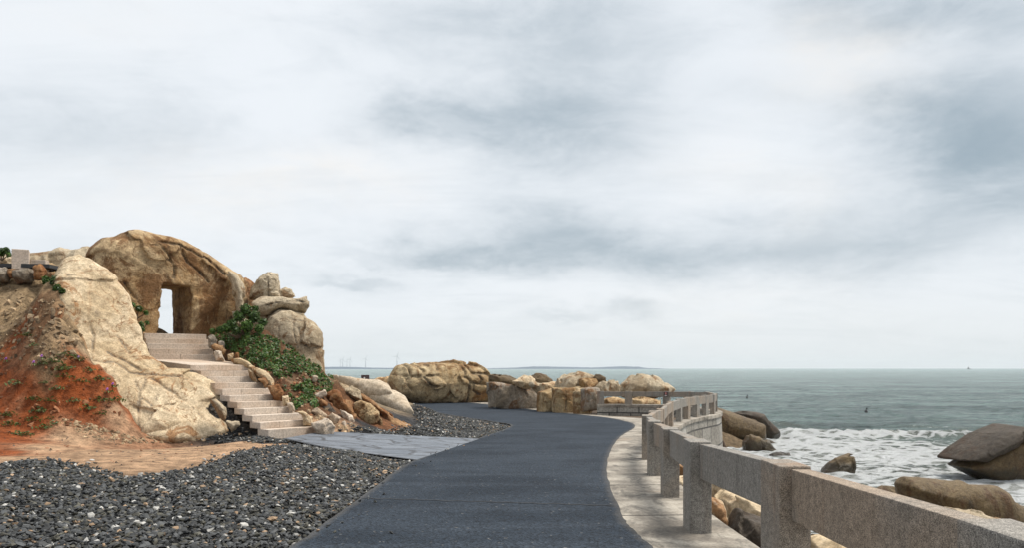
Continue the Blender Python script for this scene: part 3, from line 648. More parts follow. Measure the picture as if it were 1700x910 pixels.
    if len(cracks):
        wpu = .05 * fbm(U2 * 2.5, V2 * 2.5, 0 * U2, sd_ + 8, 3); wpv = .05 * fbm(U2 * 2.5 + 9, V2 * 2.5, 0 * U2, sd_ + 9, 3)
        dc = np.full(U2.shape, 9.)
        for cr in cracks: dc = np.minimum(dc, segdist(U2 + wpu, V2 + wpv, proj(cr, T * .8), False))
        fade = sm(fbm(U2 * 1.3 / max(size, 1) * 3, V2 * 1.3 / max(size, 1) * 3, 0 * U2, sd_ + 60, 3), -.35, .1); dc = dc + (1 - fade) * cwid * .9
        f = f + (cdep * np.clip(1 - dc / (cwid * 1.2), 0, 1))[..., None] * sm(WW, -.3 * T, .1 * T)
    if hole is not None:
        hp = proj(hole, T * .9); f = np.maximum(f, -(polysdf(U2, V2, hp)[..., None] + .05 * ridged(UU * 1., VV * 5 + UU, WW * 1.2, sd_ + 2, 2)))
    f[0] = f[-1] = 1; f[:, 0] = f[:, -1] = 1; f[:, :, 0] = f[:, :, -1] = 1
    Vx, Fc = surface_nets(f, np.array([U[0], Vv[0], Wv[0]]), h)
    ck = np.zeros(len(Vx))
    if dc is not None:
        i = np.clip(((Vx[:, 0] - U[0]) / h).round().astype(int), 0, nu - 1); j = np.clip(((Vx[:, 1] - Vv[0]) / h).round().astype(int), 0, nv - 1)
        ck = np.exp(-(dc[i, j] / (cwid * 1.2)) ** 2) * sm(Vx[:, 2], -.3 * T, .1 * T)
    Wd = P0 + Vx[:, :1] * u + Vx[:, 1:2] * v + Vx[:, 2:] * n
    base = np.array([Wd[:, 0].mean(), Wd[:, 1].mean(), Wd[:, 2].min()])
    me = mesh_np(name, Wd - base, Fc); set_f(me, 'crack', ck)
    return obj(name, me, mat, parent, base if parent is None else base - np.array(parent.location), label if parent is None else None, cat if parent is None else None, group)

z1 = lambda p: Z((0, 380), 4.55, p)
z2 = lambda p: Z((230, 380), 4.136, p)
z3 = lambda p: Z((0, 560), 4.55, p)
z4 = lambda p: Z((230, 540), 4.136, p)
z5 = lambda p: Z((480, 580), 4.474, p)
z6 = lambda p: Z((620, 580), 5.667, p)
z7 = lambda p: Z((860, 590), 4.722, p)
z8 = lambda p: Z((1000, 640), 3.37, p)
y1 = lambda p: Z((1300, 590), 2.845, p)
y2 = lambda p: Z((1160, 640), 5., p)
y6 = lambda p: Z((1160, 780), 6.54, p)

# the doorway rock
rock('doorway_rock', 'huge domed brown rock with a tall doorway carved through it, above the stairs',
     [(136, 475), (143, 435), (152, 415), (170, 398), (200, 390), (225, 387), (262, 393), (300, 402), (325, 412), (345, 428), (370, 445), (392, 460), (402, 472), (405, 495), (404, 530), (402, 580), (330, 592), (240, 592), (190, 565), (160, 520)],
     28.4, TAN, phi=42, T=1.05, rnd=.5, amp=.14, freq=.7, fine=.1, res=.045, sink=.2, cells=(.22, .09), flat=.8,
     hole=[(268, 469), (318, 474), (319, 520), (318, 557), (258, 557), (263, 520)],
     cracks=[[(205, 388), (215, 400), (200, 412), (158, 420)], [(215, 402), (262, 403), (300, 406), (345, 430), (372, 455)], [(228, 408), (262, 408), (278, 425), (290, 445), (286, 462)], [(300, 410), (310, 435), (330, 450), (345, 470)], [(143, 450), (170, 455), (200, 445), (210, 420)], [(205, 470), (225, 500), (240, 530)], [(390, 465), (388, 490), (395, 505), (390, 525)]], cwid=.06, cdep=.10)
rock('boulder', 'grey tan edge slab leaning on the right flank of the doorway rock', [(375, 447), (395, 459), (402, 470), (405, 500), (404, 535), (392, 530), (391, 500), (384, 470)], 28.4, GREYP, phi=20, T=.6, amp=.06, sink=.3)
rock('boulder', 'rough low tan ridge of rock behind the doorway rock on the left', [(38, 446), (48, 424), (75, 422), (92, 419), (108, 413), (124, 418), (150, 413), (170, 450), (150, 480), (80, 470)], 29.5, GREYP, phi=15, T=1.4, amp=.15, sink=.8)
rock('boulder', 'small tan dome on the skyline left of the granite block', [(-30, 440), (-10, 426), (10, 423), (22, 430), (22, 450), (-30, 450)], 28.2, GREYP, phi=10, T=.5, sink=.4)
# pale outcrop left of the stairs
rock('pale_outcrop', 'long pale furrowed rock face running from the doorway rock down beside the stairs',
     [(100, 458), (106, 449), (125, 442), (146, 447), (158, 458), (178, 475), (197, 499), (213, 517), (231, 544), (240, 575), (252, 602), (276, 626), (322, 632), (354, 646), (378, 668), (398, 690), (412, 722), (340, 728), (285, 728), (228, 722), (200, 700), (180, 690), (150, 640), (120, 600), (100, 570), (95, 540), (92, 505), (92, 478)],
     23.05, PALE, phi=36, tilt=42, T=.5, rnd=.2, amp=.2, freq=.45, fine=.05, res=.038, sink=.1, cells=(.2, .07), flat=.9, flow=(.10, 1.0, -48),
     cracks=[[(147, 450), (150, 480), (147, 510), (145, 530), (155, 560), (150, 600)], [(110, 464), (140, 466), (150, 482)], [(122, 505), (135, 510), (146, 520)], [(150, 490), (180, 505), (205, 535), (240, 572)], [(165, 460), (190, 490), (215, 520), (243, 552)], [(175, 540), (200, 565), (215, 590)],
             [(150, 600), (190, 603), (215, 622), (270, 632), (330, 640)], [(222, 640), (228, 668), (231, 715)], [(232, 672), (250, 684), (290, 695), (325, 716)], [(250, 636), (275, 655), (320, 680), (356, 708)], [(240, 638), (230, 658)], [(178, 585), (205, 600), (235, 620)]], cwid=.04, cdep=.06)
rock('pale_outcrop', 'broad flat cream rock slab with rust veins set against the left of the lower steps',
     [(214, 655), (250, 638), (300, 640), (338, 652), (358, 674), (374, 696), (380, 724), (340, 736), (285, 740), (222, 732), (190, 705)],
     22.15, PALE, phi=20, tilt=47, T=.40, rnd=.1, amp=.09, freq=.6, fine=.04, res=.035, cells=(.4, .06), flat=.9, sink=.1,
     cracks=[[(224, 645), (230, 672), (233, 722)], [(232, 674), (250, 686), (290, 697), (325, 718)], [(252, 640), (277, 658), (322, 683), (360, 712)], [(242, 641), (231, 660)]], cwid=.03, cdep=.03)
# stacked formation right of the doorway rock
rock('rock_stack', 'narrow dark red column of rock in the gap beside the doorway rock', [(400, 470), (410, 464), (420, 472), (427, 500), (434, 545), (400, 545)], 30.3, RUST, phi=10, T=.5, sink=.4)
rock('rock_stack', 'upright pale headstone shaped rock on top of the stack', [(414, 497), (417, 480), (430, 461), (444, 452), (461, 453), (465, 468), (468, 496), (445, 503)], 29.4, GREYP, phi=12, T=.6, rnd=.25, amp=.06, cracks=[[(446, 453), (447, 480), (446, 500)]], cwid=.03)
rock('rock_stack', 'small rounded rock tucked behind the upright headstone rock', [(464, 482), (475, 479), (484, 482), (489, 492), (480, 499), (464, 498)], 29.6, GREYP, phi=12, T=.35, amp=.03)
rock('rock_stack', 'flat overhanging slab of rock jutting out to the right over the sea', [(418, 505), (440, 496), (470, 493), (490, 497), (509, 495), (514, 508), (505, 519), (492, 521), (470, 514), (450, 519), (425, 524)], 29.3, GREYP, phi=15, T=.7, rnd=.14, amp=.06, cracks=[[(440, 507), (470, 500), (505, 503)]], cwid=.03)
rock('rock_stack', 'tan neck of rock carrying the overhanging slab', [(415, 512), (450, 512), (475, 514), (470, 545), (450, 590), (415, 580)], 29.5, GREYP, phi=15, T=.6, amp=.08, sink=.5)
rock('rock_stack', 'great pale block rounded like a shoulder at the right end of the stack', [(440, 575), (442, 545), (450, 527), (466, 516), (482, 515), (500, 523), (522, 537), (535, 553), (537, 575), (534, 594), (544, 617), (548, 645), (500, 640), (460, 605)],
     29.0, GREYP, phi=18, T=1.0, rnd=.4, amp=.07, sink=.5, res=.04, cells=(.35, .1), cracks=[[(467, 530), (492, 532), (505, 533)], [(466, 530), (463, 560), (460, 580)], [(487, 520), (487, 560), (500, 590)], [(495, 545), (500, 570), (515, 580), (530, 575)], [(478, 572), (500, 590), (510, 610)]], cwid=.03, cdep=.05)
# left ledge: dry stones and granite blocks
for q, m_, lb in (([(-12, 446), (8, 444), (17, 452), (15, 462), (-12, 464)], GREY, 'leftmost rounded stone of the dry stone row under the ledge'),
                  ([(21, 449), (54, 446), (56, 462), (26, 466)], GREY, 'squarish grey brown stone in the dry stone row under the granite block'),
                  ([(56, 445), (67, 438), (77, 449), (78, 460), (56, 462)], RUST, 'pointed reddish stone in the dry stone row'),
                  ([(77, 452), (92, 450), (96, 459), (78, 461)], TAN, 'small brown stone at the right end of the dry stone row'), ([(12, 447), (24, 445), (24, 456), (16, 457)], RUST, 'small rusty stone wedged between the two larger row stones')):
    rock('wall_stone', lb, q, 25.3, m_, phi=12, T=.25, amp=.03, facets=4, cat='stone', sink=.12)
mb = MB(); a = P(-60, 442, 26.2); b = P(105, 449, 26.6)
mb.prism([(a[0], a[1] - .8), (b[0], b[1] - .8), (b[0], b[1] + .6), (a[0], a[1] + .6)], a[2] - .1, a[2] + .02)
obj('upper_path', mb.mesh('upper_path'), plain('dark_ledge', (.04, .042, .045), .8), kind='structure')
def cut_block(label, px0, px1, py0, py1, D, dep, rz=.5):
    a = P(px0, py1, D); b = P(px1, py0, D); w = b[0] - a[0]; h = b[2] - a[2] + .15; mb = MB(); mb.box((0, 0, h / 2), (w * .85, dep, h))
    o = obj('granite_block', mb.mesh('granite_block', .02), STEP, None, ((a[0] + b[0]) / 2, D, a[2] - .15), label, 'stone block'); o.rotation_euler.z = rz; return o
cut_block('tall pale cut granite block standing on the dark ledge at the left', 20, 49, 415, 441, 25.9, .5)
cut_block('low pale cut granite block lying right of the tall one on the ledge', 52, 80, 432, 444, 26.2, .3, .15)

# rocks beside the stairs
for nm, lb, q, D, m_, kw in (
    ('stone', 'grey cube of stone at the right end of the top step', z4([(470, 72), (512, 60), (542, 100), (528, 132), (485, 137)]), 26.6, GREY, dict(facets=5, T=.25)),
    ('stone', 'long tan stone right of the third step from the top', z4([(498, 145), (522, 125), (580, 145), (605, 172), (592, 192), (540, 172)]), 26., RUST, dict(T=.25)),
    ('stone', 'pinkish split stone right of the landing against the upper flight', z4([(513, 172), (570, 180), (597, 242), (540, 250), (520, 215)]), 25.7, FRESH, dict(facets=4, T=.3)),
    ('stone', 'small pale square stone at the top edge of the creeping plants', z4([(548, 115), (587, 110), (590, 150), (560, 158)]), 26.6, FRESH, dict(facets=4, T=.18)),
    ('stone', 'round tan stone among leaves right of the landing', z4([(605, 197), (655, 190), (658, 220), (612, 226)]), 25.4, PALE, dict(T=.2)),
    ('stone', 'rusty stone beside the round tan one among leaves', z4([(658, 188), (690, 185), (697, 218), (662, 220)]), 25.3, RUST, dict(T=.2)),
    ('stone', 'flat pale rock at the right corner of the landing', z4([(620, 258), (700, 250), (760, 275), (800, 300), (745, 300), (700, 285)]), 25., PALE, dict(T=.35, tilt=30)),
    ('stone', 'long smooth pale rock sloping down beside the upper steps of the lower flight', z4([(760, 285), (800, 288), (870, 320), (920, 365), (940, 415), (915, 425), (840, 372), (780, 340)]), 24.2, PALE, dict(T=.4)),
    ('stone', 'rounded tan stone against the second step below the landing', z4([(752, 300), (790, 318), (827, 372), (812, 388), (760, 358)]), 24., GREYP, dict(T=.3)),
    ('stone', 'pink rust stone at the end of the fourth step below the landing', z4([(810, 368), (870, 362), (890, 400), (862, 445), (855, 405)]), 23.7, RUST, dict(T=.25, facets=3)),
    ('stone', 'cracked rust and cream stone beside the middle of the lower flight', z4([(890, 425), (960, 412), (992, 460), (985, 530), (962, 535), (912, 470)]), 23.2, RUST, dict(T=.3, facets=4)),
    ('stone', 'small upright tan stone beside the sixth step', z4([(985, 490), (1025, 485), (1035, 525), (990, 532)]), 22.9, PALE, dict(T=.2)),
    ('stone', 'cream stone block beside the seventh step', z4([(1015, 535), (1060, 525), (1080, 572), (1035, 582)]), 22.7, FRESH, dict(T=.2, facets=4)),
    ('stone', 'pale rounded slab stone beside the ninth step', z4([(1070, 590), (1130, 588), (1190, 635), (1192, 668), (1130, 665), (1122, 622)]), 22.3, PALE, dict(T=.25)),
    ('stone', 'big fresh pink and cream boulder at the right end of the bottom steps', z5([(163, 550), (280, 513), (312, 540), (338, 582), (322, 618), (230, 630), (168, 585)]), 21.9, FRESH, dict(T=.35, facets=4, sink=.12)),
    ('stone', 'flat tan slab stone left of the lower steps', z4([(497, 525), (530, 514), (602, 580), (595, 640), (560, 605)]), 21.6, GREYP, dict(T=.2, tilt=25)),
    ('stone', 'small grey stone on the pale bulge left of the landing', z4([(133, 350), (165, 343), (222, 375), (205, 392), (140, 375)]), 23.4, GREYP, dict(T=.15)),
    ('stone', 'low rough stone on dark earth left of the fourth step', z4([(610, 665), (690, 660), (700, 690), (640, 705)]), 21.2, GREYP, dict(T=.2)),
    # slope with creeping plants
    ('stone', 'tall broken tan stone standing among the creeping plants', z4([(790, 165), (830, 148), (862, 170), (888, 240), (850, 250), (800, 205)]), 26., FRESH, dict(T=.25, facets=4)),
    ('stone', 'brown stone among leaves left of the tall broken one', z4([(735, 160), (765, 150), (770, 180), (740, 185)]), 26.2, TAN, dict(T=.15)),
    ('stone', 'white flat stone lying in the middle of the creeping plants', z4([(1022, 262), (1050, 256), (1097, 286), (1062, 312), (1030, 292)]), 25.6, FRESH, dict(T=.15, facets=4)),
    ('stone', 'small white round stone low on the green slope', z4([(1195, 352), (1215, 346), (1232, 360), (1215, 374), (1198, 370)]), 25.2, FRESH, dict(T=.1)),
    ('stone', 'small pink stone high among the creeping plants', z4([(1020, 180), (1050, 178), (1058, 195), (1035, 205)]), 26.6, FRESH, dict(T=.1)),
    # broken stone at the foot of the slope
    ('rubble_stone', 'white broken triangular stone lowest left in the rubble at the slope foot', z5([(158, 462), (190, 420), (288, 492), (232, 530)]), 23.2, FRESH, dict(T=.25, facets=4)),
    ('rubble_stone', 'flat pale stone topmost in the rubble under the creeping plants', z5([(185, 340), (262, 303), (282, 335), (200, 368)]), 24.4, FRESH, dict(T=.2, facets=3)),
    ('rubble_stone', 'tan and cream stone below the topmost pale rubble stone', z5([(203, 402), (230, 363), (288, 402), (262, 448)]), 24., RUST, dict(T=.22, facets=4)),
    ('rubble_stone', 'dark brown block behind the white triangular stone', z5([(248, 430), (300, 412), (345, 462), (330, 488), (258, 472)]), 24., DARK, dict(T=.25, facets=4)),
    ('rubble_stone', 'pale pointed stone at the very foot of the rubble', z5([(278, 508), (320, 478), (378, 512), (330, 545)]), 23., FRESH, dict(T=.2, facets=4)),
    ('rubble_stone', 'white ridged split stone leaning in the rubble', z5([(383, 455), (420, 470), (475, 495), (482, 542), (432, 552)]), 24., FRESH, dict(T=.22, facets=3, rows=.03)),
    ('rubble_stone', 'tiny white stone on gravel in front of the rubble', z5([(392, 548), (415, 532), (430, 560), (400, 565)]), 23., FRESH, dict(T=.08)),
    ('rubble_stone', 'small flat white stone right of the tiny one on gravel', z5([(430, 552), (470, 543), (485, 560), (440, 568)]), 23.2, FRESH, dict(T=.08)),
    ('boulder', 'large rust and tan boulder at the top of the rubble pile', z5([(280, 325), (330, 298), (380, 308), (405, 370), (470, 388), (472, 450), (505, 482), (480, 520), (390, 500), (330, 455), (288, 400)]), 25.2, RUST, dict(T=.6, facets=5, res=.035)),
    ('boulder', 'grey weathered boulder behind the rust one on the rubble pile', z5([(385, 300), (440, 285), (475, 270), (522, 310), (535, 372), (480, 375), (425, 355)]), 27, GREYP, dict(T=.5, facets=4)),
    ('boulder', 'broken tan boulder with a hollow face in the middle of the rubble', z5([(478, 412), (530, 378), (600, 400), (662, 460), (672, 505), (612, 550), (540, 552), (488, 522)]), 26, TAN, dict(T=.5, facets=5)),
    ('boulder', 'long low orange boulder pointing at the road', z5([(528, 358), (620, 388), (700, 448), (860, 512), (975, 568), (800, 575), (685, 570), (690, 490), (600, 430)]), 27.6, RUST, dict(T=.6, sink=.2, res=.04)),
    ('boulder', 'small tan wedge between the hollow boulder and the orange one', z5([(608, 560), (660, 498), (692, 520), (692, 568)]), 26.3, TAN, dict(T=.3, facets=3)),
    ('pale_outcrop', 'flat cream rock shelf at the far end of the hill', z5([(300, 195), (420, 240), (520, 256), (690, 268), (750, 298), (803, 348), (700, 362), (560, 330), (400, 285)]), 45, CREAM, dict(T=.7, tilt=50, phi=-10, sink=.3, rnd=.25, cells=(.5, .06))),
    ('pale_outcrop', 'smooth white rock slope running down to gravel and the far road', z5([(560, 318), (700, 335), (800, 348), (872, 390), (935, 474), (860, 492), (720, 430), (600, 392)]), 44, CREAM, dict(T=.6, tilt=60, phi=-5, sink=.2, amp=.05, rnd=.2, cells=None)),
    ('stone', 'rusty red and white stone on gravel below the white rock slope', z5([(880, 510), (920, 498), (945, 515), (905, 522)]), 36, RUST, dict(T=.2))):
    kw = dict(dict(phi=20, amp=.04, sink=.1), **kw)
    rock(nm, lb, q, D, m_, **kw)

# rocks along the far side of the road
rock('great_rock', 'great jointed brown rock mass beside the far bend of the road',
     z6([(148, 335), (165, 262), (190, 215), (235, 160), (300, 140), (400, 134), (520, 124), (680, 117), (850, 130), (960, 150), (1030, 180), (1070, 232), (1112, 250), (1120, 330), (1120, 515), (800, 515), (480, 495), (220, 462), (150, 420)]),
     71, TAN2, phi=28, T=2.2, rnd=1.2, amp=.3, freq=.42, fine=.2, res=.11, sink=.2, cwid=.13, cdep=.3, cells=(.2, .15),
     cracks=[z6(c) for c in ([(345, 140), (345, 240), (300, 330), (360, 400)], [(400, 140), (470, 210), (450, 260), (520, 340), (545, 355)], [(620, 150), (600, 200), (690, 210), (720, 250), (860, 270), (890, 300), (890, 500)], [(720, 140), (710, 200), (740, 250)], [(840, 130), (855, 200), (850, 250)], [(890, 140), (920, 230), (1075, 235)], [(545, 360), (700, 345), (780, 350), (812, 420), (812, 505)], [(480, 260), (640, 250)], [(980, 250), (1000, 290), (990, 325)], [(890, 318), (1110, 345)], [(920, 330), (930, 390), (1000, 430), (1060, 400)], [(200, 240), (340, 260), (450, 260)])])
for lb, q, D, m_, kw in (
    ('jumble of small brown rocks left of the great jointed rock', z6([(-40, 300), (0, 290), (60, 265), (150, 258), (190, 350), (100, 360), (-20, 345)]), 76, TAN, dict(T=1., facets=5)),
    ('dark ridge shaped boulder lying across the wall right of the great rock', z6([(1105, 238), (1230, 253), (1330, 300), (1372, 328), (1320, 352), (1240, 338), (1115, 320)]), 62, BROWN, dict(T=.9)),
    ('big grey dressed block with a pale face next to the great rock', z6([(1128, 322), (1200, 315), (1330, 345), (1480, 358), (1560, 400), (1572, 570), (1480, 560), (1138, 525)]), 60, GREY, dict(T=.9, rnd=.12, cracks=[z6([(1330, 345), (1400, 380), (1570, 400)])])),
    ('pale boulder on top of the wall left of the dark dome', z6([(1325, 305), (1440, 243), (1490, 280), (1478, 345), (1380, 335)]), 59, PALE, dict(T=.9)),
    ('dark brown dome shaped boulder rising behind the wall against the sea', z7([(98, 215), (108, 185), (140, 150), (190, 150), (235, 185), (270, 225), (180, 240)]), 62, BROWN, dict(T=1.1)),
    ('flat grey rock in front of the dark dome', z7([(98, 235), (108, 208), (190, 222), (205, 270), (170, 285)]), 57.5, GREYP, dict(T=.7, facets=3)),
    ('low tan rock between the dark dome and the pale humped boulder', z7([(190, 226), (320, 207), (340, 240), (260, 270), (200, 265)]), 56, PALE, dict(T=.6)),
    ('large pale humped boulder behind the middle of the wall', z7([(325, 240), (335, 205), (370, 165), (450, 135), (560, 158), (600, 188), (632, 245), (500, 270), (350, 265)]), 54.5, GREYP, dict(T=1.2, facets=3)),
    ('cracked grey brown rock at the right foot of the pale humped boulder', z7([(485, 260), (500, 195), (540, 182), (595, 190), (635, 240), (610, 270)]), 53.4, TAN, dict(T=.6, facets=5)),
    ('small cube like rock perched against the sea', z7([(603, 180), (630, 146), (682, 186), (672, 216), (630, 226)]), 53.6, BROWN, dict(T=.5, facets=5, rnd=.08)),
    ('rounded grey rock behind the end post of the far fence', z7([(618, 285), (640, 240), (672, 208), (750, 198), (797, 240), (797, 285)]), 52.6, GREYP, dict(T=.8, facets=4)),
    ('big faceted rock like a tent roof behind the far fence', z7([(825, 290), (850, 220), (932, 153), (1060, 173), (1102, 193), (1150, 235), (1210, 290), (1000, 300)]), 54.5, GREYP, dict(T=1.3, rnd=.25, facets=4, cracks=[z7([(1065, 178), (1040, 220), (1000, 280)])])),
    ('brown flat rock seen through the left gap of the far fence', z7([(680, 345), (740, 325), (840, 345), (840, 385), (680, 390)]), 51, TAN, dict(T=.7, facets=3)),
    ('long brown rock seen through the right gap of the far fence', z7([(900, 350), (980, 340), (1125, 345), (1130, 400), (900, 400)]), 51, TAN, dict(T=.7, facets=3)),
    ('tan flat wall block right of the grey dressed block', z7([(178, 287), (300, 262), (300, 440), (178, 430)]), 54.5, TAN2, dict(T=.8, rnd=.2)),
    ('brown upright wall block in the middle of the dressed row', z7([(302, 262), (400, 248), (455, 242), (458, 450), (304, 440)]), 53, TAN2, dict(T=.8, rnd=.18, cracks=[z7([(375, 270), (372, 430)])])),
    ('narrow tan wall block with a stepped top', z7([(456, 285), (515, 255), (560, 330), (560, 450), (456, 452)]), 51, TAN2, dict(T=.6, rnd=.15, facets=3)),
    ('grey upright wall block beside the end post of the far fence', z7([(520, 268), (580, 250), (618, 255), (622, 395), (560, 400), (522, 405)]), 49.9, GREY, dict(T=.5, rnd=.1))):
    kw = dict(dict(phi=28, amp=.1, freq=.7, sink=.25, res=.07), **kw)
    if 'block' in lb:
        kw.update(cells=(.4, .09), amp=.12); mx = sum(x for x, _ in q) / len(q); q = [(mx + (x - mx) * 1.14, y) for x, y in q]
    rock('boulder' if 'block' not in lb else 'wall_block', lb, q, D, m_, **kw)
# sea rocks
for lb, q, D, m_, kw in (
    ('large olive brown rock in the surf against the terrace wall', y2([(60, 200), (105, 184), (150, 192), (250, 224), (420, 284), (512, 322), (522, 428), (400, 440), (280, 415), (100, 430)]), 54, BROWN, dict(T=1.6, sink=.3, rnd=.35, cells=(.9, .05))),
    ('dark reddish rock pointing seaward behind the olive rock', y2([(300, 235), (370, 219), (515, 230), (560, 300), (620, 355), (682, 404), (520, 432), (470, 330)]), 57, DARK, dict(T=1.3, sink=.3, facets=2, rnd=.2, cells=(.9, .05))),
    ('wedge shaped brown rock in the white wash before the olive rock', y2([(373, 475), (410, 413), (480, 428), (570, 468), (655, 528), (560, 525), (388, 512)]), 49, BROWN, dict(T=.7, sink=.3, rnd=.15)),
    ('thin low rock tip behind the wedge shaped rock', y2([(515, 440), (600, 453), (728, 502), (640, 505), (540, 480)]), 52, BROWN, dict(T=.4, sink=.3)),
    ('small flat grey rock nearly covered by foam', y2([(592, 572), (640, 557), (740, 561), (775, 592), (680, 600), (600, 594)]), 44.8, DARK, dict(T=.45, sink=.3)),
    ('dark low rock at the foot of the terrace wall', y2([(150, 455), (190, 450), (240, 500), (160, 500)]), 44, DARK, dict(T=.5, sink=.4)),
    ('pointed shark fin shaped rock alone in the surf', y2([(995, 704), (1090, 648), (1180, 600), (1262, 583), (1272, 650), (1268, 722), (1160, 738), (1060, 725)]), 38, BROWN, dict(T=.6, sink=.3, rnd=.12, facets=2)),
    ('dark slanting slab of rock lying on the brown sea rock at the right edge', y1([(806, 492), (850, 452), (950, 382), (1070, 333), (1140, 340), (1270, 395), (1330, 450), (1200, 440), (1110, 412), (1060, 408), (960, 458), (880, 498)]), 36.2, DARK, dict(T=1.5, rnd=.1, res=.05, cells=(.8, .05), amp=.05, flat=.75, sink=0.)),
    ('olive brown sea rock in the surf under the dark slanting slab', y1([(835, 528), (880, 494), (960, 445), (1060, 390), (1120, 395), (1330, 430), (1340, 600), (1138, 590), (950, 562)]), 36.3, BROWN, dict(T=1.5, sink=.3, rnd=.2, res=.05, cells=(.8, .06), amp=.06, flat=.7)),
    ('log shaped brown boulder lying behind the nearest rail', y1([(546, 610), (572, 577), (640, 580), (800, 600), (1000, 603), (1050, 638), (1082, 690), (1130, 722), (1142, 805), (1080, 805), (900, 790), (700, 730), (556, 665)]), 19, BROWN, dict(T=.6, sink=.35, rnd=.35, res=.035, cells=(.6, .06), amp=.05)),
    ('pale tan rock below the log shaped boulder', y1([(800, 730), (900, 735), (1000, 768), (1100, 805), (1100, 840), (900, 830)]), 17.6, GREYP, dict(T=.6, sink=.3)),
    ('small brown hump of rock just above the nearest rail', y1([(440, 640), (480, 621), (522, 633), (545, 665), (450, 665)]), 22.5, BROWN, dict(T=.4, sink=.4)),
    ('layered pale rock under the second nearest rail, behind others', y6([(140, 120), (235, 165), (345, 250), (330, 330), (260, 345), (150, 290)]), 12.2, PALE, dict(T=.5, rows=.03)),
    ('large tan knobbly rock seen under the second nearest rail', y6([(262, 340), (340, 258), (440, 270), (530, 330), (760, 400), (780, 620), (400, 640), (285, 610), (262, 450)]), 10.9, PALE, dict(T=.6, facets=3, res=.02, cracks=[y6([(330, 320), (380, 400), (410, 470)]), y6([(470, 300), (460, 380)])], cwid=.02, cdep=.03)),
    ('dark brown slab edged rock below the tan knobbly rock', y6([(470, 478), (600, 525), (745, 588), (950, 650), (950, 980), (420, 900), (345, 690)]), 9.2, DARK, dict(T=.45, rnd=.06, res=.02, phi=0)),
    ('pale flat rock touching the walkway beside the second post', y6([(120, 360), (200, 370), (232, 410), (248, 500), (350, 700), (300, 760), (120, 700)]), 9.7, PALE, dict(T=.35, facets=2)),
    ('cream rock low under the nearest rail', y6([(1270, 790), (1420, 772), (1560, 788), (1760, 870), (1760, 1020), (1270, 1000)]), 7.2, PALE, dict(T=.4, facets=3, res=.02)),
    ('dark rock behind the cream rock under the nearest rail', y6([(1290, 690), (1400, 700), (1560, 780), (1480, 850), (1300, 820)]), 8.6, BROWN, dict(T=.4)),
    ('orange tan rock seen in the gap under the third rail', z8([(415, 440), (475, 470), (490, 520), (415, 540)]), 14.2, RUST, dict(T=.4)),
    ('tan rock at the bottom of the gap under the third rail', z8([(410, 530), (490, 515), (500, 610), (410, 600)]), 12.7, PALE, dict(T=.4)),
    ('grey boulder beyond the gap beside the second post', z8([(610, 540), (680, 560), (760, 620), (640, 640)]), 13.4, GREYP, dict(T=.5))):
    kw = dict(dict(phi=5, amp=.08, freq=.8, sink=.15, fine=.08, cells=(.45, .14)), **kw)
    rock('sea_rock' if D > 18 else 'shore_boulder', lb, q, D, m_, **kw)

# ------------------------------------------------------------------ staircase
st = empty('stone_staircase', (-8, 23, 0), 'pale granite staircase with a turning landing climbing to the carved doorway', 'stairs')
def slab(name, fl, phi, L, dep, z0, z1, split=None, zb=None):
    u = np.array([math.cos(phi), math.sin(phi)]); d = np.array([-math.sin(phi), math.cos(phi)]); mb = MB()
    cuts = [0, split, L] if split else [0, L]
    for a, b in zip(cuts[:-1], cuts[1:]):
        a2, b2 = a + (.002 if a else 0), b - (.002 if b < L else 0)
        c = [fl + u * a2, fl + u * b2, fl + u * b2 + d * dep, fl + u * a2 + d * dep]
        mb.prism([(p[0] + 8, p[1] - 23) for p in c], z0, z1)
    return obj(name, mb.mesh(name, .012), STEP, st)
p1, p2 = R(50), R(33); zb0 = EYE - 1.795; rise = .1723
d1 = np.array([-math.sin(p1), math.cos(p1)])
for i in range(10):
    slab('step', np.array([-6.42, 21.]) + d1 * .385 * i + np.array([random.uniform(-.012, .012), 0]), p1, 1.62 + random.uniform(-.015, .015), .50, zb0 + rise * i - (.1 if i == 0 else .0), zb0 + rise * (i + 1) - .002, random.choice([.45, .6, 1.05, .9]))
fl = np.array([-6.42, 21.]) + d1 * .385 * 10; u1_ = np.array([math.cos(p1), math.sin(p1)])
C = [fl - u1_ * .12, fl + u1_ * 1.78, np.array([-9.78, 26.62]), np.array([-11.66, 25.42])]
mb = MB(); zt = [1.80, 1.80, 1.99, 1.99]
mb.prism([(p[0] + 8, p[1] - 23) for p in C], [z - .17 for z in zt], zt); obj('landing', mb.mesh('landing', .012), STEP, st)
d2_ = np.array([-math.sin(p2), math.cos(p2)])
for i in range(5):
    slab('step', np.array([-11.54, 25.4]) + d2_ * .3 * i + np.array([random.uniform(-.012, .012), 0]), p2, 1.98 + random.uniform(-.02, .02), .42 if i < 4 else 1.7, 1.985 + .1775 * i - (.1 if i == 0 else 0), 1.985 + .1775 * (i + 1) - .002, random.choice([.6, .9, 1.3, None]))

